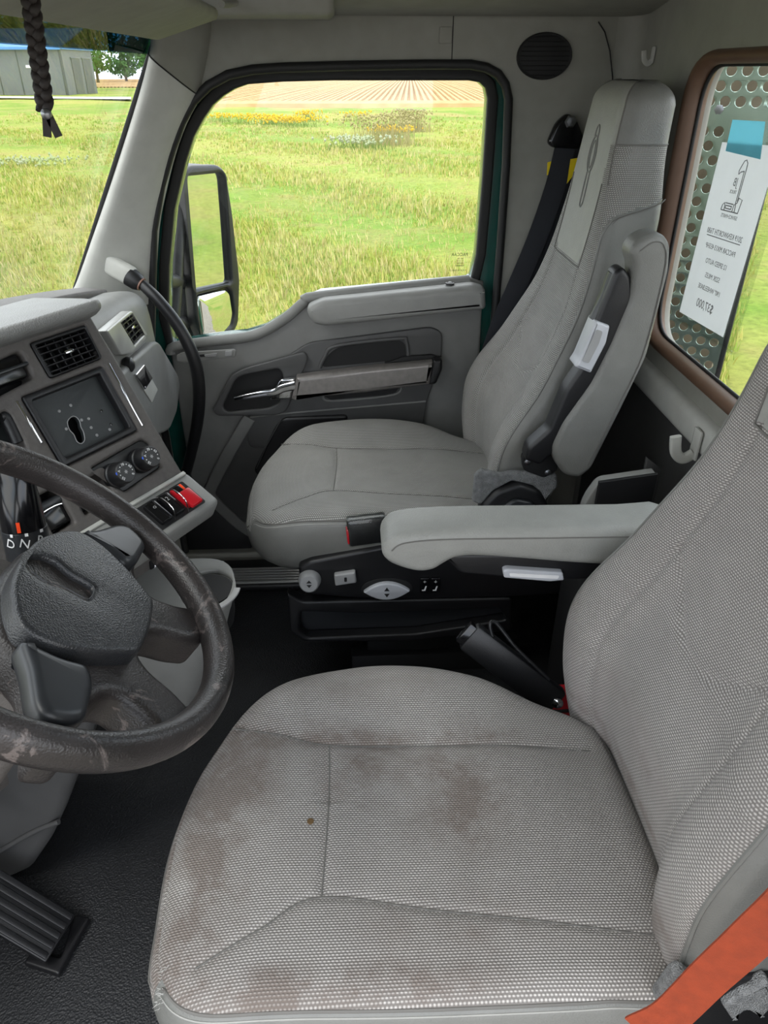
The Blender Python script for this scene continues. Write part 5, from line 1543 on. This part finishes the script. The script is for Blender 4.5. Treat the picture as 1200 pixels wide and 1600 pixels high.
gr_o = struct(mesh('ground', vs_, fs_, GM))
setp(gr_o, 'rough green and straw coloured meadow around the truck', 'ground')
# grass blades
def blades(name, count, cols, area, hmin, hmax, label):
    vs_, fs_ = [], []
    for _ in range(count):
        x, y = area()
        h = random.uniform(hmin, hmax)
        z0 = gz_(x, y) - 0.03
        d = math.hypot(x, y)
        for b in range(3):
            a = random.uniform(0, 6.28)
            w = 0.004 + 0.00055 * d
            lean = random.uniform(0.1, 0.5) * h
            c, s = math.cos(a), math.sin(a)
            ox, oy = x + random.uniform(-0.09, 0.09), y + random.uniform(-0.09, 0.09)
            k = len(vs_)
            vs_ += [(ox - s * w, oy + c * w, z0), (ox + s * w, oy - c * w, z0), (ox + c * lean * 0.4 + s * w * 0.7, oy + s * lean * 0.4 - c * w * 0.7, z0 + h * 0.6), (ox + c * lean, oy + s * lean, z0 + h)]
            fs_ += [(k, k + 1, k + 2), (k, k + 2, k + 3)]
    me = bpy.data.meshes.new(name)
    me.from_pydata(vs_, [], fs_)
    o = link(name, me, cols)
    return setp(o, label, 'grass', kind='stuff')
def gmat(nm, a, b):
    n = N(nm)
    f = n.noise(0.8, 3)
    n.ln(n.ramp(f, (0.35, a), (0.65, b)), n.b.inputs['Base Color'])
    n.b.inputs['Roughness'].default_value = 0.9
    n.b.inputs['Specular IOR Level'].default_value = 0.1
    return n.m
def fan_(y0, y1, a0, a1):
    def f():
        t = random.random()
        y = y0 * (y1 / y0) ** t
        return (y * random.uniform(a0, a1), y)
    return f
def fan_rear():
    y = random.uniform(2.0, 14.0)
    return (y * random.uniform(0.42, 0.75) , y)
blades('meadow_grass', 30000, gmat('straw grass', srgb(182, 174, 104), srgb(166, 168, 86)), fan_(5.5, 45, -0.75, 0.55), 0.05, 0.17, 'straw yellow grass standing in the meadow')
blades('meadow_grass', 26000, gmat('green grass', srgb(132, 156, 68), srgb(154, 168, 80)), fan_(5.5, 55, -0.75, 0.55), 0.05, 0.14, 'fresh green grass growing through the meadow')
blades('meadow_grass', 8000, gmat('seed grass', srgb(190, 182, 126), srgb(176, 166, 108)), fan_(7, 60, -0.75, 0.5), 0.08, 0.24, 'pale seeding grass scattered over the meadow')
# goldenrod and a dry bush
def clump(name, x, y, w, h, n_, mstem, mflower, label, cat, group):
    e = thing(name, (x, y, gz_(x, y)), label, cat, group)
    for part, m_, sz in (('stems', mstem, 0), ('flower_heads', mflower, 1)):
        vs_, fs_ = [], []
        rr_ = random.Random(int(x * 100 + y * 7))
        for i in range(n_):
            ox, oy = x + rr_.gauss(0, w * 0.4), y + rr_.gauss(0, w * 0.4)
            hh = h * rr_.uniform(0.6, 1.0)
            lx, ly = rr_.gauss(0, 0.12), rr_.gauss(0, 0.12)
            z0 = gz_(x, y) - 0.05
            k = len(vs_)
            if sz == 0:
                r_ = 0.012
                vs_ += [(ox - r_, oy, z0), (ox + r_, oy, z0), (ox, oy + r_, z0), (ox + lx, oy + ly, z0 + hh)]
                fs_ += [(k, k + 1, k + 3), (k + 1, k + 2, k + 3), (k + 2, k, k + 3)]
            else:
                s_ = rr_.uniform(0.025, 0.06)
                c_ = (ox + lx, oy + ly, z0 + hh)
                vs_ += [(c_[0] - s_, c_[1], c_[2]), (c_[0] + s_, c_[1], c_[2]), (c_[0], c_[1] - s_, c_[2]), (c_[0], c_[1] + s_, c_[2]), (c_[0], c_[1], c_[2] + s_ * 1.3), (c_[0], c_[1], c_[2] - s_ * 1.5)]
                fs_ += [(k, k + 2, k + 4), (k + 2, k + 1, k + 4), (k + 1, k + 3, k + 4), (k + 3, k, k + 4), (k + 2, k, k + 5), (k + 1, k + 2, k + 5), (k + 3, k + 1, k + 5), (k, k + 3, k + 5)]
        mesh(part, vs_, fs_, m_, e)
    return e
GR, YE, DR, WH = gmat('weed stem', srgb(96, 124, 50), srgb(120, 136, 66)), gmat('goldenrod', srgb(214, 172, 36), srgb(196, 164, 50)), gmat('dry weed', srgb(150, 142, 92), srgb(160, 150, 106)), gmat('pale aster', srgb(160, 164, 140), srgb(150, 162, 116))
golds = [(452, 190, 2.2, 26), (425, 187, 1.2, 14), (385, 186, 1.6, 10), (610, 205, 1.2, 22), (345, 182, 1.4, 8), (560, 183, 1.2, 6), (480, 182, 1.0, 8)]
desc = ['largest yellow goldenrod patch left of the window centre', 'goldenrod patch just left of the largest yellow one', 'thin goldenrod patch further left in the side window', 'yellow goldenrod beside the dry bush', 'leftmost sparse goldenrod near the window corner', 'sparse goldenrod left of the dry bush', 'small goldenrod just right of the largest yellow patch']
for (x, y, w, n_), d in zip(golds, desc):
    p = P(x, y + 8, Z=ZG)
    clump('goldenrod', p.x, p.y, w, 0.6, n_ * 9, GR, YE, d, 'plant', 'goldenrod in the meadow')
for (x, y, w, h, n_, m_, d) in [(598, 228, 1.7, 1.2, 60, DR, 'tall dry brown bush in the side window'), (640, 205, 1.2, 1.1, 70, DR, 'low brown weeds right of the dry bush'), (560, 238, 1.6, 0.5, 40, WH, 'pale flowering weeds at the foot of the dry bush'), (55, 255, 1.6, 0.3, 30, WH, 'pale lilac wildflowers seen through the windscreen')]:
    p = P(x, y, Z=ZG)
    clump('weed_bush', p.x, p.y, w, h, n_ * 4, GR if m_ is WH else DR, m_, d, 'bush', None)
# crop field with rows
cf = thing('crop_field', (0, 90, ZG), 'tan ripe crop field with straight rows beyond the meadow', 'crop')
vs_, fs_ = [], []
dirx = 0.076
for i in range(-220, 110):
    x0 = i * 0.62
    k = len(vs_)
    w, h = 0.25, random.uniform(0.42, 0.50)
    first = True
    for y in ((70, 110, 160, 230, 256) if x0 > -13 else (92, 120, 160, 230, 256) if x0 > -24 else (150, 170, 190, 230, 256)):
        x = x0 + dirx * (y - 70)
        z0 = gz_(x, y) - 0.2
        hh = h * (0.5 if first else 1.0)
        first = False
        vs_ += [(x - w, y, z0), (x - w * 0.6, y, ZG + hh), (x + w * 0.6, y, ZG + hh), (x + w, y, z0)]
    for s in range(4):
        a = k + s * 4
        for q in range(3): fs_.append((a + q, a + q + 1, a + q + 5, a + q + 4))
    fs_.append((k, k + 1, k + 2, k + 3))
k = len(vs_)
vs_ += [(-13, 69.2, ZG - 0.2), (70, 69.2, ZG - 0.2), (70, 69.4, ZG + 0.30), (-13, 69.4, ZG + 0.30), (70, 70.4, ZG + 0.48), (-13, 70.4, ZG + 0.48)]
fs_ += [(k, k + 1, k + 2, k + 3), (k + 3, k + 2, k + 4, k + 5)]
setp(mesh('crop_rows', vs_, fs_, gmat('ripe crop', srgb(188, 160, 116), srgb(174, 144, 102)), cf), kind='stuff')
mesh('crop_floor', [(-13, 70, ZG + 0.20), (80, 70, ZG + 0.20), (95, 256, ZG + 0.20), (-8, 256, ZG + 0.20), (-150, 150, ZG + 0.20), (-14, 150, ZG + 0.20), (-135, 256, ZG + 0.20)], [(0, 1, 2, 3), (4, 5, 3, 6)], gmat('stubble', srgb(146, 120, 86), srgb(158, 130, 94)), cf)
# shed
k0 = P(107, 149, Z=ZG)
kl = P(-160, 148, Z=ZG)
kr = P(153, 146, Z=ZG)
sh_h = (k0 - CAM).length * 58 / 1318 / 1.0
sh = thing('metal_shed', k0, 'long grey metal shed with a blue roof edge beyond the meadow', 'building')
M['shed'] = mat('grey steel cladding', srgb(92, 96, 101), 0.5, var=(0.4, 0.08))
M['sheddark'] = mat('dark grey door steel', srgb(64, 68, 73), 0.5)
M['roofblue'] = mat('blue roof steel', srgb(70, 130, 190), 0.4)
back = (kl - k0).normalized()
dvec = V((kr - k0)).normalized()
FS1 = Frame(V((k0.x, k0.y, ZG)), V((-back.x, -back.y, 0)), (0, 0, 1))
FS2 = Frame(V((k0.x, k0.y, ZG)), V((dvec.x, dvec.y, 0)), (0, 0, 1))
L1, L2 = (kl - k0).length, (kr - k0).length
plate('front_wall', rect(-L1, 0, 0, sh_h), FS1.off(-0.15), 0.15, 'shed', sh)
e_wall = plate('end_wall', rect(0, 0, L2, sh_h), FS2.off(-0.15), 0.15, 'shed', sh)
for i in range(9):
    u = -L1 + 0.6 + i * (L1 - 0.8) / 8
    obox('wall_post', FS1, u - 0.06, 0, u + 0.06, sh_h, 0, 0.05, 'sheddark', sh, 0.01)
plate('corner_post', rect(-0.12, 0, 0.12, sh_h), FS1, 0.06, 'sheddark', sh)
for u in (0.42, 0.78):
    dr = plate('door', rect(L2 * u - L2 * 0.13, 0, L2 * u + L2 * 0.13, sh_h * 0.80), FS2, 0.06, 'sheddark', sh)
    obox('door_frame', FS2, L2 * u - L2 * 0.15, sh_h * 0.80, L2 * u + L2 * 0.15, sh_h * 0.83, 0, 0.10, 'shed', dr, 0.02)
wd = FS1.px(47, 104)
pw = obox('window_strip', FS1, wd[0] - 0.55, wd[1] - 0.15, wd[0] + 0.55, wd[1] + 0.15, 0, 0.05, 'white', sh, 0.02)
q1, q2 = FS1.pt(-L1 - 0.3, sh_h, 0.4), FS1.pt(0.3, sh_h, 0.4)
q3 = FS2.pt(L2 + 0.3, sh_h, 0.4)
deep = (FS1.n * -14)
rp1 = [q1, q2, q2 + deep * 0.5 + V((0, 0, 2.2)), q1 + deep * 0.5 + V((0, 0, 2.2))]
mesh('roof', rp1 + [p + V((0, 0, 0.18)) for p in rp1], [(0, 1, 2, 3), (7, 6, 5, 4), (0, 4, 5, 1), (1, 5, 6, 2), (2, 6, 7, 3), (3, 7, 4, 0)], 'roofblue', sh)
plate('gable', [(0, sh_h), (L2, sh_h), (L2 * 0.5, sh_h + 0.8)], FS2.off(-0.1), 0.1, 'shed', sh)
obox('roof_edge', FS1, -L1 - 0.3, sh_h - 0.1, 0.3, sh_h + 0.22, 0.3, 0.5, 'roofblue', sh, 0.02)
obox('roof_edge', FS2, 0, sh_h - 0.05, L2 + 0.2, sh_h + 0.18, 0.1, 0.3, 'roofblue', sh, 0.02)
ap_ = setp(mesh('concrete_apron', [P(-100, 152, Z=ZG + 0.16), P(205, 155, Z=ZG + 0.16), P(205, 151.5, Z=ZG + 0.16), P(-100, 150, Z=ZG + 0.16)] + [P(-100, 152, Z=ZG - 0.2), P(205, 155, Z=ZG - 0.2), P(205, 151.5, Z=ZG - 0.2), P(-100, 150, Z=ZG - 0.2)], [(0, 1, 2, 3), (0, 4, 5, 1), (1, 5, 6, 2), (2, 6, 7, 3), (3, 7, 4, 0)], mat('pale concrete', srgb(206, 204, 198), 0.8)), 'pale concrete apron in front of the metal shed', 'paving')
# trees behind the shed
M['leaf'] = gmat('dark foliage', srgb(48, 82, 40), srgb(78, 112, 56))
M['bark'] = mat('tree bark', srgb(80, 66, 52), 0.9)
def tree(x, y, h, w, label, seed):
    e = thing('broadleaf_tree', (x, y, ZG), label, 'tree', 'trees beyond the meadow')
    rg = random.Random(seed)
    tube('trunk', [V((x, y, ZG - 0.3)), V((x + 0.1, y, ZG + h * 0.3)), V((x - 0.1, y, ZG + h * 0.7))], 0.35, 'bark', e, 8, scale=[1, 0.75, 0.3])
    vs_, fs_ = [], []
    cl = [(rg.gauss(0, w * 0.30), rg.gauss(0, w * 0.30), ZG + h * rg.uniform(0.25, 0.95), w * rg.uniform(0.22, 0.36)) for _ in range(16)]
    for _ in range(1500):
        cx, cy, cz, r_ = rg.choice(cl)
        d = V((rg.gauss(0, 1), rg.gauss(0, 1), rg.gauss(0, 1))).normalized() * r_ * rg.uniform(0.75, 1.05)
        c = V((x + cx, y + cy, cz)) + d
        a = V((rg.gauss(0, 1), rg.gauss(0, 1), rg.gauss(0, 1))).normalized()
        b = a.orthogonal().normalized()
        s = rg.uniform(0.25, 0.55)
        k = len(vs_)
        vs_ += [c + a * s, c + b * s * 0.6, c - a * s, c - b * s * 0.6]
        fs_.append((k, k + 1, k + 2, k + 3))
    mesh('crown', vs_, fs_, M['leaf'], e)
trs = [(-20, 132, 16, 'broad tree left of the shed window'), (60, 165, 20, 'tall tree behind the middle of the metal shed'), (104, 140, 14, 'tree rising behind the shed corner'), (-110, 150, 16, 'tree beyond the left end of the shed'), (150, 190, 11, 'distant tree just right of the shed'), (195, 210, 10, 'distant tree beside the windscreen pillar'), (235, 215, 11, 'distant tree hidden partly by the pillar')]
for i, (px__, dist, h, lab) in enumerate(trs):
    d = ray(px__, 110)
    d = V((d.x, d.y, 0)).normalized() * dist
    tree(d.x, d.y, h, h * 0.62, lab, 40 + i)
